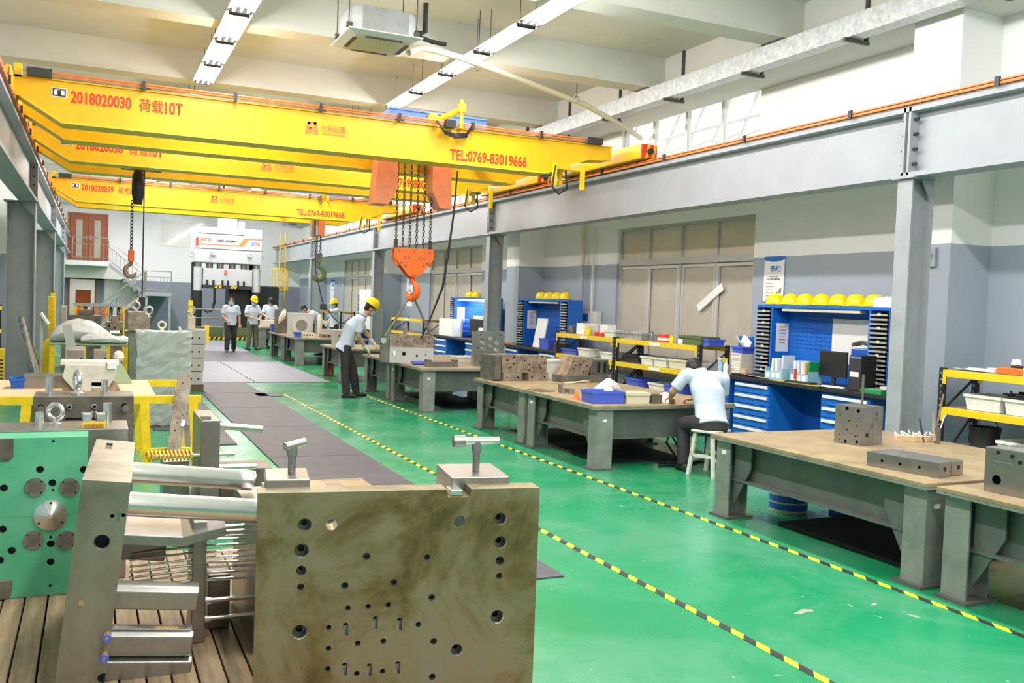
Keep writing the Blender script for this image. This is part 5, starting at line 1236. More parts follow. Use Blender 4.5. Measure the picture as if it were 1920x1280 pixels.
# stacked plates right of it
t = empty('mould_stack', 'stack of drilled grey mould plates right of the wrapped block', 'mould', (1.66, 17.0, 0))
for k in range(4):
    b = MB().box(-.14+.02*(k % 2), .13+.015*k, 0, .6, .12+k*.24, .345+k*.24).build('plate', 'winframe', t)
    c = MB()
    for x in (-.06, .06): c.use('hole').cyl((x, -.01, .22+k*.24), (x, .04, .22+k*.24), .018, n=10)
    drill(b, c)
MB().box(-.12, .17, .0, .6, 1.065, 1.09).build('top_plate', 'steelbr', t); MB().box(-.15, .15, .0, .6, 0, .12).build('timber_bearer', 'wooddk', t)
b = MB().box(-.13, .0, .1, .3, 1.09, 1.33).build('pillar', 'ivory', t, bev=.01); eyebolt(t, (-.07, .2, 1.33), .17, 'steelbr', (.3, 1, 0))
# tall green-grey mould with two eyebolts
t = empty('mould_block', 'tall rusty mould block with two eyebolts left of the wrapped block', 'mould', (.60, 14.3, 0))
MB().box(-.12, .02, 0, .3, 0, 1.16).build('lower_block', 'palegreen', t, bev=.01); t.children[0].data.materials[0] = mat('oliveg', (.17, .19, .13), .5, noise=.2, scale=5)
MB().box(-.14, .09, -.06, .35, 1.16, 1.44).build('upper_block', 'steelrust', t, bev=.008); MB().box(.09, .16, .0, .3, .9, 1.36).build('side_plate', 'steelrust', t)
eyebolt(t, (-.03, .1, 1.44), .14, 'steelbr', (0, 1, 0)); eyebolt(t, (.14, .15, 1.36), .16, 'steelbr', (.2, 1, 0))
MB().box(.16, .40, .1, .3, 1.05, 1.16).box(.16, .38, .1, .3, .98, 1.03).build('slide_rods', 'winframe', t)
# second trestle with wrapped parts
t = empty('trestle_table', 'second yellow trestle carrying long parts in white plastic', 'trestle', (0, 15.4, 0)); MB().box(-.6, .52, 0, .9, .88, .90).build('top_sheet', 'palegreen', t)
for x in (-.55, -.12, .22, .48): MB().box(x-.035, x+.035, .02, .09, 0, .88).build('leg', 'yellow2', t)
MB().box(-.55, .5, .03, .07, .36, .41).build('cross_bar', 'yellow2', t)
def lump(name, label, loc, prof, dy, m, seed):
    vs = []; fs = []; n = len(prof); k = 10; rr = random.Random(seed)
    for i, (x, z0, z1) in enumerate(prof):
        for j in range(k):
            a = 2*math.pi*j/k; vs.append((x, dy*math.cos(a)*(.5+.5*min(1, (z1-z0)*6))+rr.uniform(-.012, .012), (z0+z1)/2+(z1-z0)/2*math.sin(a)+rr.uniform(-.012, .012)))
    for i in range(n-1): fs += [(i*k+j, i*k+(j+1) % k, (i+1)*k+(j+1) % k, (i+1)*k+j) for j in range(k)]
    fs += [tuple(range(k)), tuple(range((n-1)*k, n*k))]
    o = MB().add(vs, fs).build(name, m, loc=loc, smooth=True); return tag(o, label, 'wrapped part')
mat('wrapwhite', (.66, .66, .64), .25, noise=.12, scale=7, bump=.9, bscale=14)
lump('wrapped_part', 'long swelling part wrapped in grey plastic on the second trestle', (0, 15.9, .901), [(-.60, .02, .12), (-.52, .0, .24), (-.38, 0, .33), (-.2, 0, .38), (0, 0, .33), (.15, .0, .24), (.26, 0, .16), (.30, .03, .1)], .25, 'wrapwhite', 1)
lump('wrapped_part', 'flat part wrapped in crumpled clear plastic at the front of the second trestle', (0, 15.52, .901), [(-.16, .02, .10), (-.05, 0, .15), (.1, 0, .14), (.22, 0, .16), (.35, 0, .13), (.46, .01, .12), (.52, .02, .10)], .12, 'wrapwhite', 2)
for x, w_, h, y, l, m in ((-.05, .16, .44, 15.55, 'dark mould stored under the second trestle, left', 'steeldk'), (.30, .16, .5, 15.5, 'dark mould stored under the second trestle, right', 'steelrust')):
    t, b = mould('mould_block', l, (x, y, 0), (w_, .3, h), m, rnd_holes(4, .01, .016, 12), '-y')
# things against the left columns
t = empty('slat_bundle', 'bundle of long coloured slats leaning against the left column', 'slats', (-1.0, 17.9, 0))
for k, (m, dx, a) in enumerate((('steelrust', .0, 12), ('shirt', .05, 13), ('bluecrane', .02, 14), ('ply', .12, 17), ('paper', .09, 15), ('steeldk', .17, 19))):
    MB(Matrix.Rotation(R(-a), 3, 'Y') @ Matrix.Rotation(R(-6), 3, 'X')).box(-.018, .018, -.01, .01, 0, 1.25).build('slat', m, t, loc=(.12+dx, -.12+.03*k, 0))
t = empty('sign_post', 'slanted pale sign tray on a thin post beside the left column', 'sign', (-.78, 17.2, 0)); MB().cyl((0, 0, 0), (0, 0, 1.25), .025, n=8).build('post', 'winalu', t); MB(Matrix.Rotation(R(58), 3, 'Y')).box(-.11, .11, -.2, .2, -.015, .015).build('tray', 'whitebox', t, loc=(.05, 0, 1.22)); MB().cyl((0, 0, 0), (0, 0, .03), .15, n=14).build('base', 'dark', t)
t = empty('yellow_stand', 'worn yellow steel stand in front of the second left column', 'stand', (-.62, 16.6, 0)); MB().prism([(-.14, 0), (-.10, .86), (-.06, .90), (.12, .90), (.12, .84), (.0, .80), (-.04, 0)], 0, .25, 'y').build('side_frame', 'yellow2', t)
t = empty('leaning_slab', 'dark green slab leaning in front of the yellow stand', 'slab', (-.38, 16.3, 0)); MB(Matrix.Rotation(R(14), 3, 'Y')).box(-.05, .02, -.02, .06, .0, 1.12).build('slab', 'olive', t); MB().box(.02, .16, 0, .06, .0, .55).build('foot', 'palegreen', t)
t = empty('leaning_slab', 'grey stone-like slab leaning beside the wrapped part', 'slab', (-.12, 15.2, 0)); MB(Matrix.Rotation(R(-10), 3, 'Y')).box(-.08, .05, -.02, .05, .0, 1.22).build('slab', 'winframe', t)
t = empty('yellow_barrier', 'yellow plastic barrier post at the left edge', 'barrier', (-1.36, 17.0, 0)); MB().box(-.12, .06, -.05, .05, 0, .72).build('body', 'yellow2', t, bev=.02); q = MB()
for k in range(8): q.box(.0, .05, -.056, -.05, .1+k*.06, .125+k*.06)
q.build('slots', 'black', t)['kind'] = 'stuff'
for x, y, z0, z1, l in ((-.83, 22.0, .0, 1.55, 'tall yellow guard beside the second left column'), (-.95, 26.5, 0, 1.6, 'yellow guard between the left columns')):
    o = empty('yellow_guard', l, 'guard', (x, y, 0)); MB().box(-.05, .07, -.06, .06, z0, z1).build('upright', 'yellow2', o, bev=.01); MB().box(-.12, .12, -.12, .12, 0, .015).build('foot_plate', 'yellow2', o)
rk = rack(19.8, 22.6, 'yellow rack on the left wall seen between the columns', (.3, .8, 1.3), -2.35, -1.8)
# hanging strap rack and machine clutter
t = empty('sling_rack', 'grey rack with lifting straps hanging from its bar', 'rack', (.15, 24.0, 0)); MB().box(-.57, .57, -.03, .03, 1.33, 1.40).build('bar', 'colpaint', t)
for x in (-.52, .52): MB().box(x-.03, x+.03, -.03, .03, 0, 1.33).build('post', 'yellow2', t); MB().box(x-.06, x+.06, -.3, .3, 0, .04).build('foot', 'colpaint', t)
rr = random.Random(4)
for k in range(13):
    x = -.48+k*.08; z = rr.uniform(.7, 1.05)
    MB().tube([(x, 0, 1.34), (x-.02, -.05, (z+1.34)/2), (x, -.06, z), (x+.03, -.05, (z+1.34)/2), (x+.02, 0, 1.34)], .014, 5).build('strap', ('orange', 'springy', 'black', 'paper', 'black', 'redfade', 'steelrust')[k % 7], t)
for (x, y, sx, sy, sz, m, l) in ((-.15, 21.5, .62, .6, 1.18, 'steeldk', 'dark brown mould in front of the strap rack'), (.42, 20.8, .30, .5, 1.08, 'steelrust', 'rusty mould with slides beside the strap rack'), (.75, 19.5, .34, .5, .95, 'steeldk', 'dark mould behind the tall eyebolt block'), (1.2, 20.5, .4, .5, .78, 'winframe', 'grey mould behind the wrapped block')):
    t, b = mould('mould_block', l, (x, y, 0), (sx, sy, sz), m, rnd_holes(5, .015, .03, int(x*10+50)), '-y')
    MB().cyl((-sx*.3, -sy/2-.08, sz*.8), (sx*.3, -sy/2-.08, sz*.8), .05, n=10).build('roller', 'steelbr', t); MB().box(-sx*.2, sx*.25, -sy*.3, sy*.3, sz, sz+.12).build('cap_block', m, t, bev=.01)
    MB().torus((sx*.1, 0, sz+.15), (0, 1, 0), .07, .02, 12, 6, 0, math.pi).build('handle', 'steel', t)
o = MB().box(-.62, -.52, 22.0, 22.6, 0, 1.35).build('grey_post_panel', 'winframe'); tag(o, 'grey panel leaning by the second left column', 'panel')
# ================================================================ PEOPLE
def sect_loft(mb, secs, n=14):
    """elliptical sections (centre, u, v) lofted; flat ends"""
    vs = []
    for c, u, v in secs:
        c, u, v = Vector(c), Vector(u), Vector(v)
        vs += [tuple(c + u*math.cos(2*math.pi*j/n) + v*math.sin(2*math.pi*j/n)) for j in range(n)]
    k = len(secs); fs = []
    for i in range(k-1): fs += [(i*n+j, i*n+(j+1) % n, (i+1)*n+(j+1) % n, (i+1)*n+j) for j in range(n)]
    fs += [tuple(range(n-1, -1, -1)), tuple(range((k-1)*n, k*n))]
    mb.add(vs, fs)
def ball(mb, c, r, n=12, k=8, rot=None):
    c = Vector(c); rx, ry, rz_ = r if isinstance(r, (tuple, list)) else (r, r, r); vs = []; fs = []
    for i in range(1, k):
        a = math.pi*i/k
        for j in range(n):
            p = Vector((rx*math.sin(a)*math.cos(2*math.pi*j/n), ry*math.sin(a)*math.sin(2*math.pi*j/n), rz_*math.cos(a)))
            vs.append(tuple(c + (rot @ p if rot else p)))
    top = len(vs); a = Vector((0, 0, rz_)); vs += [tuple(c+(rot @ a if rot else a)), tuple(c-(rot @ a if rot else a))]
    for i in range(k-2): fs += [(i*n+j, (i+1)*n+j, (i+1)*n+(j+1) % n, i*n+(j+1) % n) for j in range(n)]
    fs += [(top, j, (j+1) % n) for j in range(n)] + [(top+1, (k-2)*n+(j+1) % n, (k-2)*n+j) for j in range(n)]
    mb.add(vs, fs)
def limb(mb, pts, rr, n=12, ends=True):
    for i in range(len(pts)-1): mb.cyl(pts[i], pts[i+1], rr[i], rr[i+1], n=n)
    for p, r in (list(zip(pts, rr)) if ends else list(zip(pts, rr))[:-1]): ball(mb, p, r*.995, n, 6)
def remesh(o, vox, it=3, fac=.5):
    m = o.modifiers.new('skin_union', 'REMESH'); m.mode = 'VOXEL'; m.voxel_size = vox; m.use_smooth_shade = True
    s = o.modifiers.new('relax', 'SMOOTH'); s.iterations = it; s.factor = fac
def hand(mb, wrist, d, side, s=1., curl=35, palm_n=None):
    """palm, four bent fingers and a thumb growing from the wrist along d; side = +1/-1 for the thumb side"""
    w = Vector(wrist); d = Vector(d).normalized(); nrm = Vector(palm_n or (0, 0, -1)); nrm = (nrm - d*nrm.dot(d)).normalized(); lat = d.cross(nrm)*side
    pe = w + d*.085*s
    sect_loft(mb, [(w, lat*.028*s, nrm*.020*s), (w+d*.03*s, lat*.036*s, nrm*.017*s), (pe, lat*.042*s, nrm*.014*s)], 10)
    for k, L in enumerate((.070, .080, .074, .058)):
        b = pe + lat*(.033-.022*k)*s; p = [b - d*.02*s]; a = 0; q = b; p.append(q)
        for j, f_ in enumerate((.45, .32, .26)):
            a += R(curl); q = q + (d*math.cos(a)+nrm*math.sin(a))*L*f_*s; p.append(q)
        limb(mb, p, [.0095*s, .0095*s, .009*s, .0085*s, .0075*s], 8)
    t0 = w + d*.02*s + lat*.028*s
    t1 = t0 + (d*.6+lat*.75+nrm*.25).normalized()*.042*s; t2 = t1 + (d*.9+lat*.2+nrm*.4).normalized()*.032*s; t3 = t2 + (d*.9+nrm*.45).normalized()*.022*s
    limb(mb, [t0, t1, t2, t3], [.013*s, .0115*s, .010*s, .008*s], 8)
def person(label, loc, rz, J, face, up, pants='trouser', helmet=False, mask=True, cap=False, gloves=False, vox=.013, hands=True, hem=.10, scale=1.):
    V = lambda k: Vector(J[k])
    pel, ch, nk = V('pelvis'), V('chest'), V('neck')
    F = Vector(face).normalized(); U = Vector(up); U = (U - F*U.dot(F)).normalized(); S = F.cross(U)       # S = person's right
    hr = Matrix((S, F, U)).transposed()
    hd = V('head')
    shR, shL = V('shR'), V('shL'); latc = (shR-shL).normalized(); sp = (nk-pel).normalized(); fwd = sp.cross(latc)*-1
    hipL, hipR = V('hipL'), V('hipR'); lath = (hipR-hipL).normalized()
    b = MB()
    # trunk
    sect_loft(b, [(pel-sp*.06, lath*.14, fwd*.10), (pel, lath*.155, fwd*.105), (pel.lerp(ch, .45), latc*.135, fwd*.095), (ch, latc*.165, fwd*.11), (ch.lerp(nk, .6), latc*.15, fwd*.095), (nk-sp*.01, latc*.075, fwd*.07)])
    limb(b, [nk-sp*.03, hd - U*.05], [.058, .052])
    for s in 'LR':
        sh, el, wr = V('sh'+s), V('el'+s), V('wr'+s)
        limb(b, [sh, el, wr], [.058, .043, .029]); ball(b, sh.lerp(nk, .25), .06)
        if hands: hand(b, wr, (J.get('hd'+s) and Vector(J['hd'+s])-wr) or (wr-el), 1 if s == 'L' else -1, 1., J.get('curl', 28), J.get('pn'+s))
        limb(b, [V('hip'+s), V('kn'+s), V('an'+s)], [.085, .058, .042])
        ball(b, V('an'+s)+Vector((0, .03, -.03)), (.04, .08, .035))
    # head: skull, jaw, nose, ears
    P = lambda x, y, z: hd + S*x + F*y + U*z
    ball(b, P(0, -.012, .035), (.077, .095, .090), 16, 10, hr); ball(b, P(0, .022, -.045), (.058, .070, .075), 14, 8, hr)
    ball(b, P(0, .098, -.015), (.013, .018, .024), 8, 6, hr); ball(b, P(0, .075, -.098), (.024, .022, .018), 8, 6, hr)
    for s in (-1, 1): ball(b, P(s*.079, -.005, -.005), (.012, .024, .034), 8, 6, hr)
    o = b.build('person', 'skin', loc=loc, rz=rz); remesh(o, vox, 2, .4); tag(o, label, 'person')
    # eyes and brows
    for s in (-1, 1):
        e = MB(); ball(e, P(s*.031, .080, .008), (.012, .008, .007), 8, 6, hr); e.build('eye', 'hair', o)
    # shirt
    sm = MB(); i = .022
    sect_loft(sm, [(pel-sp*hem-fwd*.0, lath*.185, fwd*.145), (pel, lath*.178, fwd*.135), (pel.lerp(ch, .45), latc*.165, fwd*.125), (ch, latc*.19, fwd*.135), (ch.lerp(nk, .6), latc*.17, fwd*.115), (nk-sp*.02, latc*.085, fwd*.08)], 18)
    for s in 'LR':
        sh, el = V('sh'+s), V('el'+s); ce = sh.lerp(el, .78)
        ball(sm, sh.lerp(nk, .22), .070); ball(sm, sh, .067)
        sm.cyl(sh, ce, .067, .070, n=14)
    limb(sm, [shL.lerp(shR, .1)-fwd*.01, shL.lerp(shR, .9)-fwd*.01], [.078, .078])
    so = sm.build('shirt', 'shirt', o); remesh(so, max(vox*.85, .011), 3, .5)
    cl = MB(); cl.torus(nk+sp*.005+fwd*.01, sp+fwd*.15, .066, .017, 14, 6); cl.build('collar', 'shirt', o, smooth=True)
    bt = MB()
    for q in (.15, .4, .65, .9): c = pel.lerp(nk, q); bt.cyl(c+fwd*(.128+.008*math.sin(q*3)), c+fwd*.140, .006, n=6)
    bt.build('buttons', 'paper', o)['kind'] = 'stuff'
    # trousers
    tm = MB(); sect_loft(tm, [(pel+sp*.04, lath*.163, fwd*.115), (pel-sp*.05, lath*.172, fwd*.125), (pel-sp*.13+Vector((0, 0, -.02)), lath*.15, fwd*.105)], 16)
    for s in 'LR': limb(tm, [V('hip'+s), V('kn'+s), V('an'+s)+Vector((0, 0, -.02))], [.103, .080, .068], 14, ends=False)
    to = tm.build('trousers', pants, o); remesh(to, max(vox*.85, .011), 3, .5)
    for s in 'LR':
        a = V('an'+s); d = Vector(J.get('to'+s, a+Vector((0, .15, 0))))-a; d.z = 0; d.normalize(); l = Vector((-d.y, d.x, 0)); zf = a.z-.085
        sh = MB(); sect_loft(sh, [((a-d*.085)+Vector((0, 0, zf-a.z+.035)), l*.032, Vector((0, 0, .035))), (a-d*.04+Vector((0, 0, zf-a.z+.05)), l*.042, Vector((0, 0, .05))), (a+d*.06+Vector((0, 0, zf-a.z+.042)), l*.046, Vector((0, 0, .042))), (a+d*.14+Vector((0, 0, zf-a.z+.03)), l*.047, Vector((0, 0, .03))), (a+d*.185+Vector((0, 0, zf-a.z+.022)), l*.03, Vector((0, 0, .02)))], 12)
        sh.build('shoe', 'shoe', o, smooth=True)
    # hair, mask, headgear
    hm = MB(); ball(hm, P(0, -.022, .045), (.084, .098, .092), 16, 10, hr); ball(hm, P(0, -.05, -.0), (.075, .06, .075), 14, 8, hr); hm.build('hair', 'hair', o, smooth=True)
    if mask:
        mm = MB(); vs = []; fs = []
        for i_ in range(7):
            for j in range(5):
                a = R(-68+136*i_/6); z = -.085+.085*j/4; r = .092+.014*math.cos(a*1.3)*(1-abs(j-2)/3)
                vs.append(tuple(P(.078*math.sin(a)/.93, .012+r*math.cos(a)*.98, z)))
        for i_ in range(6): fs += [(i_*5+j, i_*5+j+1, i_*5+j+6, i_*5+j+5) for j in range(4)]
        mo = mm.add(vs, fs).build('face_mask', 'mask', o, smooth=True); mo.modifiers.new('cloth', 'SOLIDIFY').thickness = .004
    if helmet or cap:
        h = HAT.build('helmet' if helmet else 'cap', 'hat' if helmet else 'black', o, smooth=True)
        h.matrix_local = Matrix.Translation(P(0, -.012, .058 if helmet else .045)) @ Matrix((F, -S, U)).transposed().to_4x4() @ Matrix.Scale(.98 if helmet else .84, 4)
    if gloves:
        for s in 'LR':
            g = MB(); wr = V('wr'+s); d = (Vector(J['hd'+s])-wr).normalized(); el = V('el'+s)
            limb(g, [wr-d*.05, wr], [.040, .037], 12, ends=False); hand(g, wr, d, 1 if s == 'L' else -1, 1.16, J.get('curl', 28), J.get('pn'+s))
            go = g.build('glove', 'glove', o); remesh(go, .009, 2, .4)
    return o
HP = {'hipL': (-.09, 0, .88), 'hipR': (.09, 0, .88)}
# worker bending over the bench (x = right hand side, y = forward)
person('worker in yellow helmet and white gloves bending over the bench beside the slung mould', (4.05, 15.85, 0), R(-97),
       {'pelvis': (0, 0, .92), 'chest': (0, .12, 1.25), 'neck': (0, .31, 1.46), 'head': (0, .42, 1.565), 'shR': (.18, .22, 1.36), 'shL': (-.18, .24, 1.38), 'elR': (.20, .20, 1.09), 'wrR': (.12, .34, .89), 'hdR': (.09, .43, .78), 'elL': (-.20, .38, 1.15), 'wrL': (-.12, .50, .985), 'hdL': (-.08, .58, .90),
        'hipL': (-.09, 0, .88), 'hipR': (.09, 0, .88), 'knR': (.11, .0, .48), 'anR': (.11, .03, .085), 'knL': (-.13, .16, .49), 'anL': (-.16, .24, .085), 'curl': 26}, (0, .80, -.52), (0, .5, .85), helmet=True, gloves=True, vox=.010, hem=.12)
# seated worker seen from behind
person('worker in pale blue shirt seated on the wooden stool writing at the bench', (6.05, 7.98, 0), R(-14),
       {'pelvis': (0, 0, .58), 'chest': (-.01, .10, .88), 'neck': (-.04, .29, 1.08), 'head': (-.06, .40, 1.09), 'shR': (.20, .17, 1.02), 'shL': (-.23, .20, 1.05), 'elR': (.25, .30, .80), 'wrR': (-.02, .47, .765), 'hdR': (-.12, .54, .745), 'elL': (-.34, .28, .86), 'wrL': (-.30, .46, .765), 'hdL': (-.25, .54, .745),
        'hipL': (-.10, .0, .55), 'hipR': (.10, 0, .55), 'knR': (.17, .30, .50), 'anR': (.20, .18, .085), 'knL': (-.20, .30, .50), 'anL': (-.21, .20, .085), 'curl': 35}, (0, .62, -.78), (0, .8, .6), mask=True, vox=.010, hem=.06)
st_ = lambda: {'pelvis': (0, 0, .90), 'chest': (0, .02, 1.20), 'neck': (0, .0, 1.40), 'head': (0, .03, 1.50), 'shR': (.18, 0, 1.34), 'shL': (-.18, 0, 1.34), 'hipL': (-.09, 0, .86), 'hipR': (.09, 0, .86), 'knR': (.10, .03, .47), 'anR': (.11, 0, .085), 'knL': (-.10, .03, .47), 'anL': (-.11, 0, .085)}
j = st_(); j.update({'elR': (.24, .02, 1.08), 'wrR': (.12, .22, .95), 'hdR': (.05, .27, .93), 'elL': (-.24, -.03, 1.07), 'wrL': (-.25, .06, .84), 'knR': (.10, .14, .50), 'anR': (.11, .20, .085), 'knL': (-.10, -.02, .46), 'anL': (-.11, -.22, .10)})
person('bareheaded worker with face mask walking down the aisle towards the camera', (3.76, 28.40, 0), R(176), j, (0, 1, -.1), (0, 0, 1), mask=True)
j = st_(); j.update({'elR': (.26, .06, 1.08), 'wrR': (.10, .26, 1.0), 'hdR': (.04, .34, 1.0), 'elL': (-.26, .06, 1.08), 'wrL': (-.10, .27, 1.0), 'hdL': (-.04, .35, 1.0), 'head': (0, .06, 1.51), 'anR': (.15, .0, .085), 'anL': (-.13, .08, .085)})
person('worker in yellow helmet and khaki trousers standing beside the walking worker', (4.60, 29.75, 0), R(200), j, (.1, .93, -.36), (0, .3, 1), pants='khaki', helmet=True)
j = st_(); j.update({'elR': (.26, .08, 1.08), 'wrR': (.14, .30, 1.0), 'elL': (-.26, .08, 1.08), 'wrL': (-.12, .30, 1.0), 'head': (0, .09, 1.50), 'neck': (0, .03, 1.40)})
person('worker in a dark cap looking down behind the far bench', (5.60, 32.4, 0), R(178), j, (0, .8, -.6), (0, .6, .8), cap=True, mask=False)
j = {'pelvis': (0, 0, .92), 'chest': (0, .22, 1.18), 'neck': (0, .44, 1.30), 'head': (0, .56, 1.36), 'shR': (.18, .34, 1.22), 'shL': (-.18, .34, 1.22), 'elR': (.22, .36, .98), 'wrR': (.14, .52, .86), 'elL': (-.22, .36, .98), 'wrL': (-.14, .52, .86), 'hipL': (-.09, 0, .88), 'hipR': (.09, 0, .88), 'knR': (.10, .0, .48), 'anR': (.11, 0, .085), 'knL': (-.10, .05, .48), 'anL': (-.11, .05, .085)}
person('bareheaded worker leaning low over the far bench', (6.25, 27.35, 0), R(97), j, (0, .75, -.66), (0, .7, .7), mask=True)
j = st_(); j.update({'elR': (.22, .02, 1.07), 'wrR': (.18, .16, .88), 'elL': (-.20, .24, 1.28), 'wrL': (-.16, .46, 1.33), 'hdL': (-.15, .54, 1.34)})
person('worker in yellow helmet raising one arm to the pendant cable', (6.98, 28.75, 0), R(105), j, (0, 1, -.12), (0, 0, 1), helmet=True)
# wooden stool
t = empty('wooden_stool', 'paint-worn white wooden stool under the seated worker', 'stool', (6.05, 7.97, 0), R(24))
MB().box(-.19, .19, -.14, .14, .462, .487).build('seat', 'stoolw' if 'stoolw' in MATS else 'ivory', t, bev=.008); t.children[0].data.materials[0] = mat('stoolw', (.62, .62, .56), .6, col2=(.34, .27, .18), scale=14, mixlo=.5, mixhi=.75)
for sx in (-1, 1):
    for sy in (-1, 1): MB().add([(sx*.15-.018, sy*.10-.018, .462), (sx*.15+.018, sy*.10-.018, .462), (sx*.15+.018, sy*.10+.018, .462), (sx*.15-.018, sy*.10+.018, .462), (sx*.19-.018, sy*.15-.018, 0), (sx*.19+.018, sy*.15-.018, 0), (sx*.19+.018, sy*.15+.018, 0), (sx*.19-.018, sy*.15+.018, 0)], [(3, 2, 1, 0), (4, 5, 6, 7), (0, 1, 5, 4), (1, 2, 6, 5), (2, 3, 7, 6), (3, 0, 4, 7)]).build('leg', 'stoolw', t)
for y in (-.13, .13): MB().box(-.17, .17, y-.012, y+.012, .16, .19).build('stretcher', 'stoolw', t)
for x in (-.175, .175): MB().box(x-.012, x+.012, -.13, .13, .20, .23).build('stretcher', 'stoolw', t)
# ================================================================ THINGS ON AND UNDER THE BENCHES
BZ = .7012
ht4 = [(-.38, .90, .016), (.05, .93, .016), (-.38, .10, .014), (.05, .07, .014), (-.42, .72, .006), (-.30, .72, .006), (.30, .74, .006), (-.05, .62, .006), (-.36, .52, .006), (.0, .38, .007), (-.40, .26, .006), (-.30, .24, .006), (.30, .22, .006), (.28, .10, .007), (-.15, .30, .005)]
t, b = mould('mould_block', 'upright grey steel block with corner bores on the brown bench', (5.80, 5.67, BZ), (.30, .245, .315), 'steel', ht4, '-x', R(10))
MB().box(.02, .024, -.1231, .1231, 0, .317).build('parting_line', 'steeldk', t)
for x, z, w_ in ((.06, .24, .03), (.06, .20, .02), (.0, .14, .035)): MB().box(x-w_/2, x+w_/2, -.1245, -.1225, z, z+.03).build('stamp', 'steeldk', t)
MB().box(-.08, -.04, -.1245, -.1225, .07, .10).build('stamp', 'black', t)
MB().cyl((.06, .02, .315), (.06, .02, .57), .011, n=10).build('threaded_rod', 'steeldk', t)
for k, (dx, l) in enumerate(((0, 'front long machined bar lying near the bench edge'), (.155, 'rear long machined bar lying beside its twin'))):
    t, b = mould('machined_bar', l, (5.13+dx*1.0, 4.555+dx*.18, BZ), (.148, .53, .10), 'steel', [(.28, .5, .011), (.02, .5, .011), (-.24, .5, .011)] if k == 0 else [], '-x', R(11.5), cat='steel bar')
    if k == 0: MB().prism([(-.10, 0.10), (-.265, .10), (-.265, .05)], 0, 0, 'y')
    e = MB().cyl((.0 if k == 0 else .01, -.268, .055), (.0 if k == 0 else .01, -.262, .055), .016, n=12).build('end_bore', 'hole', t)
t, b = mould('mould_block', 'square grey steel block at the right edge of the nearest bench', (5.28, 3.72, BZ), (.42, .40, .27), 'steel', [(.30, .30, .03)], '-x', R(6))
MB().box(-.21, -.05, -.2, .2, .27, .275).build('ground_face', 'steelbr', t)
q = MB()
for y, z in ((.12, .25), (.03, .24), (-.02, .21)): q.cyl((-.214, y, z), (-.209, y, z), .012, n=10)
q.build('screw_bores', 'hole', t)['kind'] = 'stuff'; MB().box(-.213, -.21, .02, .14, .19, .194).build('scribe_line', 'steelbr', t)
t = empty('scrap_tray', 'small heap of shavings and offcuts at the rear of the brown bench', 'scrap', (6.45, 5.68, BZ)); MB(Matrix.Rotation(R(-20), 3, 'Z')).box(-.16, .16, -.03, .03, 0, .04).build('offcut', 'ply', t); rr = random.Random(7); q = MB()
for k in range(16): x, y = rr.uniform(-.2, .2), rr.uniform(-.1, .1); q.tube([(x, y, .05), (x+rr.uniform(-.04, .04), y+.02, .075), (x+rr.uniform(-.05, .05), y-.02, .05)], .005, 4)
q.build('shavings', 'paper', t)['kind'] = 'stuff'
t = empty('rod_holder', 'upright holder with long files and rods by the near column', 'tool holder', (6.55, 5.52, BZ))
MB().cyl((0, 0, 0), (0, 0, .13), .025, n=12).build('holder', 'steeldk', t); MB().cyl((-.02, .02, .02), (.03, -.01, .42), .008, n=8).build('rod', 'steelrust', t); MB().cyl((-.03, .0, .02), (-.05, .02, .26), .012, n=8).build('file', 'steelbr', t); MB().tube([(.02, 0, .1), (.04, -.02, .22), (.05, -.03, .25)], .006, 6).build('hook_wire', 'paper', t); MB().cyl((-.10, .05, 0), (-.12, .09, .20), .008, n=6).build('rod', 'dark', t)
t = empty('paint_bucket', 'white and blue paint bucket under the brown bench', 'bucket', (5.66, 6.30, 0)); MB().lathe([(.155, 0), (.165, .02), (.165, .30), (.15, .30)], n=24).build('bucket_body', 'ivory', t, smooth=True)
for z in (.03, .10): MB().cyl((0, 0, z), (0, 0, z+.055), .1665, n=24, caps=False).build('blue_band', 'bluedk', t)
t = empty('drink_bottle', 'blue bottle lying beside the paint bucket under the bench', 'bottle', (5.86, 6.02, .045)); MB().lathe([(.035, 0), (.042, .02), (.042, .14), (.02, .19), (.018, .21)], (0, 0, 0), (.75, -.66, 0), 14).build('bottle_body', 'bluebox', t, smooth=True)
o = MB().box(5.2, 6.4, 4.6, 5.9, 0, .03).build('shade_slab', 'blackrub'); tag(o, 'dark flat slab standing in for the shade under the brown bench', 'board')  # dark slab added as painted shade beneath this bench
# bench with the blue crate
bin_('stacking_crate', 'bright blue plastic crate on the corner of the writing bench', 'crate', (5.14, 8.74, BZ), .38, .30, .135, 'bluebox', R(-4), .97)
o = MB().lathe([(.02, 0), (.06, .02), (.03, .05), (.0, .055)], n=7).build('cloth_rag', 'paper', loc=(5.22, 8.75, BZ+.11)); tag(o, 'white rag sticking out of the blue crate', 'cloth')
bin_('parts_bin', 'off-white plastic bin right of the blue crate', 'bin', (5.49, 8.66, BZ), .29, .22, .12, 'ivory', R(-3), .97)
t, b = mould('steel_block', 'small dark steel block right of the off-white bin', (5.74, 8.66, BZ), (.14, .2, .10), 'steeldk', (), cat='steel block')
papers('drawing_sheets', 'open drawing sheets under the seated worker\'s hands', (5.90, 8.85, BZ+.005), .36, .30, R(-10), curl=.05)
o = MB().cyl((-.12, 0, .02), (.12, -.06, .02), .014, n=8).box(-.16, -.11, -.02, .02, 0, .05).build('hammer', 'ply', loc=(5.72, 9.25, BZ)); tag(o, 'hammer with wooden handle behind the drawing sheets', 'hammer')
lump('plastic_bag', 'crumpled clear plastic bag on the writing bench', (5.72, 9.62, BZ), [(-.16, .0, .06), (-.08, 0, .14), (.0, 0, .20), (.08, 0, .16), (.16, .0, .05)], .12, 'wrapwhite', 5)
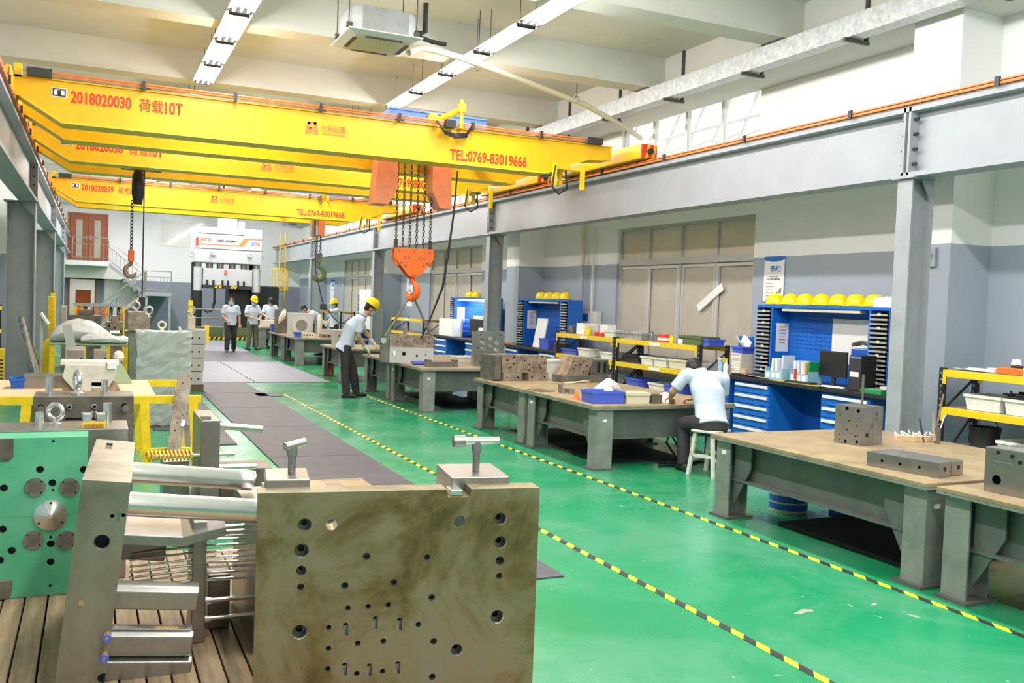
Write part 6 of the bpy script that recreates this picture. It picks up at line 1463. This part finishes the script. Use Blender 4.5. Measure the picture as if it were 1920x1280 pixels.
t = empty('funnel', 'small orange funnel left of the blue crate', 'funnel', (4.98, 9.05, BZ)); MB().lathe([(.05, 0), (.012, .06), (.01, .09), (.008, .09), (.04, .002)], n=12).build('cone', 'orange', t, smooth=True)
t = empty('gauge_set', 'cluster of round steel gauges and jars on the writing bench', 'gauges', (5.15, 9.70, BZ))
for x, y, r, h in ((0, 0, .035, .06), (.09, -.05, .04, .06), (.02, .10, .03, .10), (.12, .08, .03, .05)): MB().cyl((x, y, 0), (x, y, h), r, n=14).build('gauge', 'steel', t, smooth=True)
o = MB().box(-.1, .1, -.16, .16, 0, .008).build('ground_plate', 'steel', loc=(5.02, 10.02, BZ), rz=R(5)); tag(o, 'thin ground steel plate lying near the bench edge', 'plate')
# rusty mould halves
t = empty('mould_half', 'rusty brown mould half with split faces, left of the white tote', 'mould', (5.42, 11.34, BZ), R(8))
for k, (x0, x1) in enumerate(((-.37, -.14), (-.135, .13), (.135, .36))):
    b = MB().box(x0, x1, 0, .26, .11, .36-.008*k).build('segment', 'steelrust', t, bev=.006); c = MB(); rr = random.Random(k)
    for i in range(5): c.use('hole').cyl((x0+rr.uniform(.04, x1-x0-.04), -.01, rr.uniform(.14, .33)), (x0+.1, .04, .25), .012, n=8)
    q = MB()
    for i in range(5): x, z = x0+rr.uniform(.03, x1-x0-.03), rr.uniform(.14, .33); q.use('hole').cyl((x, -.01, z), (x, .03, z), .013, n=9)
    drill(b, q)
for x0, x1 in ((-.36, -.06), (.05, .38)):
    b = MB().box(x0, x1, -.02, .24, 0, .108).build('base_rail', 'steelrust', t, bev=.005); q = MB()
    for x in (x0+.06, x1-.06): q.use('hole').cyl((x, -.03, .05), (x, .02, .05), .014, n=9)
    drill(b, q)
MB().box(-.47, -.375, .02, .42, .02, .35).build('side_plate', 'steeldk', t, bev=.006)
t = empty('mould_half', 'rusty mould half with a sloping face, right of the white tote', 'mould', (6.25, 11.10, BZ), R(10))
b = MB().prism([(-.36, .10), (.02, .10), (.10, .34), (-.24, .36)], -.02, .26, 'y').build('sloping_block', 'steelrust', t, bev=.006); q = MB(); rr = random.Random(11)
for i in range(9): x, z = rr.uniform(-.26, .02), rr.uniform(.14, .33); q.use('hole').cyl((x, -.03, z), (x, .02, z), .011, n=8)
drill(b, q)
MB().box(.08, .40, .0, .26, .10, .31).build('rear_block', 'steeldk', t, bev=.006); MB().box(-.38, .36, -.06, .28, 0, .099).build('base_plate', 'steeldk', t, bev=.005)
for x in (.20, .31): MB().box(x, x+.045, -.006, .0, .13, .28).build('slot', 'hole', t)
t = empty('cable_loop', 'loop of yellow cord lying before the right rusty mould half', 'cord', (5.98, 10.78, BZ)); MB().tube([(.12, .02, .04), (.05, .0, .05), (-.08, -.02, .03), (-.18, .0, .02), (-.20, .06, .015), (-.12, .10, .02), (0, .07, .03), (.11, .04, .04)], .007, 6, closed=True).build('cord', 'ivory', t, smooth=True); MB().cyl((.11, .03, .035), (.16, .03, .035), .014, n=8).build('plug', 'brass', t)
bin_('tote_box', 'tall white plastic tote between the two rusty mould halves', 'tote', (6.02, 11.66, BZ), .46, .26, .28, 'whitebox', R(3), .86)
# bench under the hook
t = empty('mould_half', 'grey two-layer mould slung from the orange hook', 'mould', (4.86, 14.62, BZ), R(-10))
b = MB().box(-.36, .38, 0, .30, 0, .26).build('lower_plate', 'winframe', t, bev=.006); q = MB()
for x, z, r in ((-.12, .15, .035), (.1, .12, .02), (.25, .14, .012), (-.3, .14, .012)): q.use('hole').cyl((x, -.01, z), (x, .05, z), r, n=12)
drill(b, q)
b = MB().box(-.36, .38, .02, .30, .262, .46).build('upper_plate', 'steelrust', t, bev=.006); q = MB()
for x, z in ((-.25, .36), (-.18, .40), (-.1, .34), (.05, .38), (.1, .34), (.2, .4), (.3, .34), (.3, .42)): q.use('hole').cyl((x, 0, z), (x, .05, z), .011, n=8)
drill(b, q)
MB().box(-.12, -.06, .1, .2, .46, .62).build('stop_post', 'steelrust', t); MB().box(-.5, -.37, .02, .22, .0, .40).build('end_block', 'steeldk', t, bev=.006); MB().cyl((-.47, -.03, .36), (-.47, .02, .36), .045, n=14).build('eye', 'steelbr', t)
MB().box(-.30, -.26, -.004, 0, .12, .2).build('label', 'paper', t)
bin_('parts_tray', 'shallow blue tray in front of the slung mould', 'tray', (4.95, 14.25, BZ), .34, .2, .05, 'bluebox', R(-8))
t, b = mould('machined_bar', 'machined steel bar with end lugs at the bench corner', (5.12, 13.85, BZ), (.55, .12, .08), 'steel', (), rz=R(6), cat='steel bar'); MB().box(-.275, -.20, -.06, .06, .08, .11).box(.2, .275, -.06, .06, .08, .11).build('end_lugs', 'steeldk', t); MB().cyl((-.1, .16, 0), (-.1, .16, .06), .08, n=14).build('ring', 'steelrust', t)
t = empty('mould_plate', 'studded grey steel plate standing on the bench under the hook', 'mould plate', (6.02, 13.95, BZ), R(-5)); b = MB().box(-.26, .24, 0, .12, 0, .58).build('plate', 'steel', t, bev=.005); MB().box(-.30, -.262, .0, .12, .0, .58).build('side_bar', 'steel', t)
q = MB()
for x, z in ((-.18, .52), (-.18, .06), (.16, .52), (.16, .06), (-.22, .3), (.2, .3), (-.15, .45)): q.use('hole').cyl((x, -.01, z), (x, .03, z), .013, n=8)
drill(b, q)
for x, z, r in ((-.02, .46, .034), (-.14, .38, .034), (.1, .38, .034), (-.14, .28, .032), (.1, .26, .034), (.0, .33, .024), (.02, .18, .03), (-.06, .18, .024)): MB().cyl((x, -.025, z), (x, 0, z), r, n=14).build('stud', 'steelbr', t, smooth=True)
bin_('parts_bin', 'white bin at the back of the bench under the hook', 'bin', (5.95, 14.9, BZ), .40, .25, .11, 'whitebox')
papers('rag', 'orange-edged cloth beside the studded plate', (6.1, 13.75, BZ), .25, .12, 0, 'ply')
t, b = mould('mould_block', 'low dark mould under the bending worker\'s gloves', (4.98, 15.75, BZ), (.40, .62, .085), 'steeldk', ()); MB().box(-.15, .15, -.2, .2, .085, .10).build('insert', 'steel', t)
t, b = mould('mould_block', 'square grey mould behind the bending worker', (4.9, 19.35, BZ), (.44, .3, .36), 'winframe', rnd_holes(5, .012, .022, 21), '-y'); jar('paper_cup', 'white paper cup in front of the square grey mould', 'cup', (4.78, 19.05, BZ), .05, .13, 'paper')
t = empty('fire_bottle', 'red bottle standing under the bench beyond the bending worker', 'bottle', (4.85, 20.15, .02)); MB().lathe([(.05, 0), (.055, .02), (.055, .22), (.02, .28), (.02, .32)], (0, 0, .0), n=12).build('bottle_body', 'orange', t, smooth=True); t.location.z = 0.0
# far benches
t = empty('machined_disc_plate', 'grey plate with a large bright round face on the far bench', 'mould plate', (4.98, 24.4, BZ), R(-5)); MB().box(-.30, .36, 0, .2, 0, .60).build('plate', 'winframe', t, bev=.006); MB().cyl((.06, -.02, .28), (.06, 0, .28), .25, n=28).build('disc', 'winalu', t, smooth=True); MB().cyl((.06, -.03, .28), (.06, -.02, .28), .15, n=20).build('hub', 'steel', t)
t, b = mould('mould_block', 'tall grey drilled mould left of the bright disc', (4.78, 26.0, BZ), (.26, .4, .66), 'steeldk', rnd_holes(6, .012, .02, 31), '-x'); lump('cloth_wrap', 'draped grey cloth on the tall far mould', (4.80, 25.72, BZ+.25), [(-.12, .0, .2), (-.05, .05, .34), (.02, .12, .42), (.06, .2, .42)], .1, 'castpale', 6)
bin_('pail', 'blue pail on the corner of the far bench', 'pail', (4.76, 26.72, BZ), .22, .24, .22, 'bluebox'); bin_('cup', 'small blue cup on the near corner of the far bench', 'cup', (4.72, 23.3, BZ), .16, .16, .14, 'bluebox')
t, b = mould('mould_block', 'cream block with dark bores beside the blue cup', (5.0, 23.45, BZ), (.34, .2, .12), 'ivory', [(-.3, .5, .02), (-.1, .5, .02), (.12, .5, .02), (.3, .5, .02)], '-y'); t, b = mould('mould_block', 'brown drilled block at the end of the far bench', (5.55, 23.55, BZ), (.4, .25, .10), 'steelrust', [(-.3, .5, .02), (0, .5, .02), (.3, .5, .02)], '-y')
t = empty('tool_case', 'dark open tool case behind the bright disc', 'case', (5.35, 26.2, BZ)); MB().box(-.4, .4, -.2, .2, 0, .30).build('case_body', 'dark', t, bev=.02); MB(Matrix.Rotation(R(-35), 3, 'X')).box(-.38, .38, .1, .14, .30, .55).build('lid', 'dark', t); MB().box(-.2, .1, -.15, .0, .30, .34).build('manual', 'shirt', t)
t, b = mould('mould_block', 'long grey mould on the bench behind the disc', (6.0, 25.4, BZ), (.4, .4, .16), 'winframe', ()); o = empty('white_bottle', 'white upright bottle on the far bench in front of the leaning worker', 'bottle', (5.50, 24.3, BZ)); MB().lathe([(.06, 0), (.07, .02), (.07, .50), (.045, .57), (.035, .60)], n=14).build('bottle_body', 'ivory', o, smooth=True)
t, b = mould('mould_block', 'pale mould on the farthest bench', (5.3, 30.9, BZ), (.5, .5, .22), 'castpale', ())
# floor cable under the writing bench
t = empty('floor_cable', 'black cable looping on the floor under the writing bench', 'cable', (0, 0, 0)); MB().tube([(5.2, 9.5, .012), (5.45, 9.2, .012), (5.7, 9.0, .012), (5.95, 8.75, .012), (6.2, 8.7, .03), (6.25, 8.9, .2), (6.2, 8.95, .30), (6.12, 8.9, .2), (6.15, 8.7, .03), (6.3, 8.55, .012), (6.0, 8.45, .012), (5.75, 8.5, .012), (5.85, 8.65, .012), (6.3, 8.6, .012), (6.6, 8.7, .012)], .012, 6).build('cable_run', 'black', t, smooth=True)
for y0, y1, x1, l in ((8.8, 11.5, 6.4, 'dark sheet standing in for the shade under the writing bench'), (13.9, 16.6, 6.2, 'dark sheet standing in for the shade under the bench with the slung mould')):
    o = MB().box(5.3, x1, y0, y1, 0, .008).build('shade_sheet', 'blackrub'); tag(o, l, 'painted shade')  # added dark sheets: under-bench shade laid on the floor as colour
apply_drills()
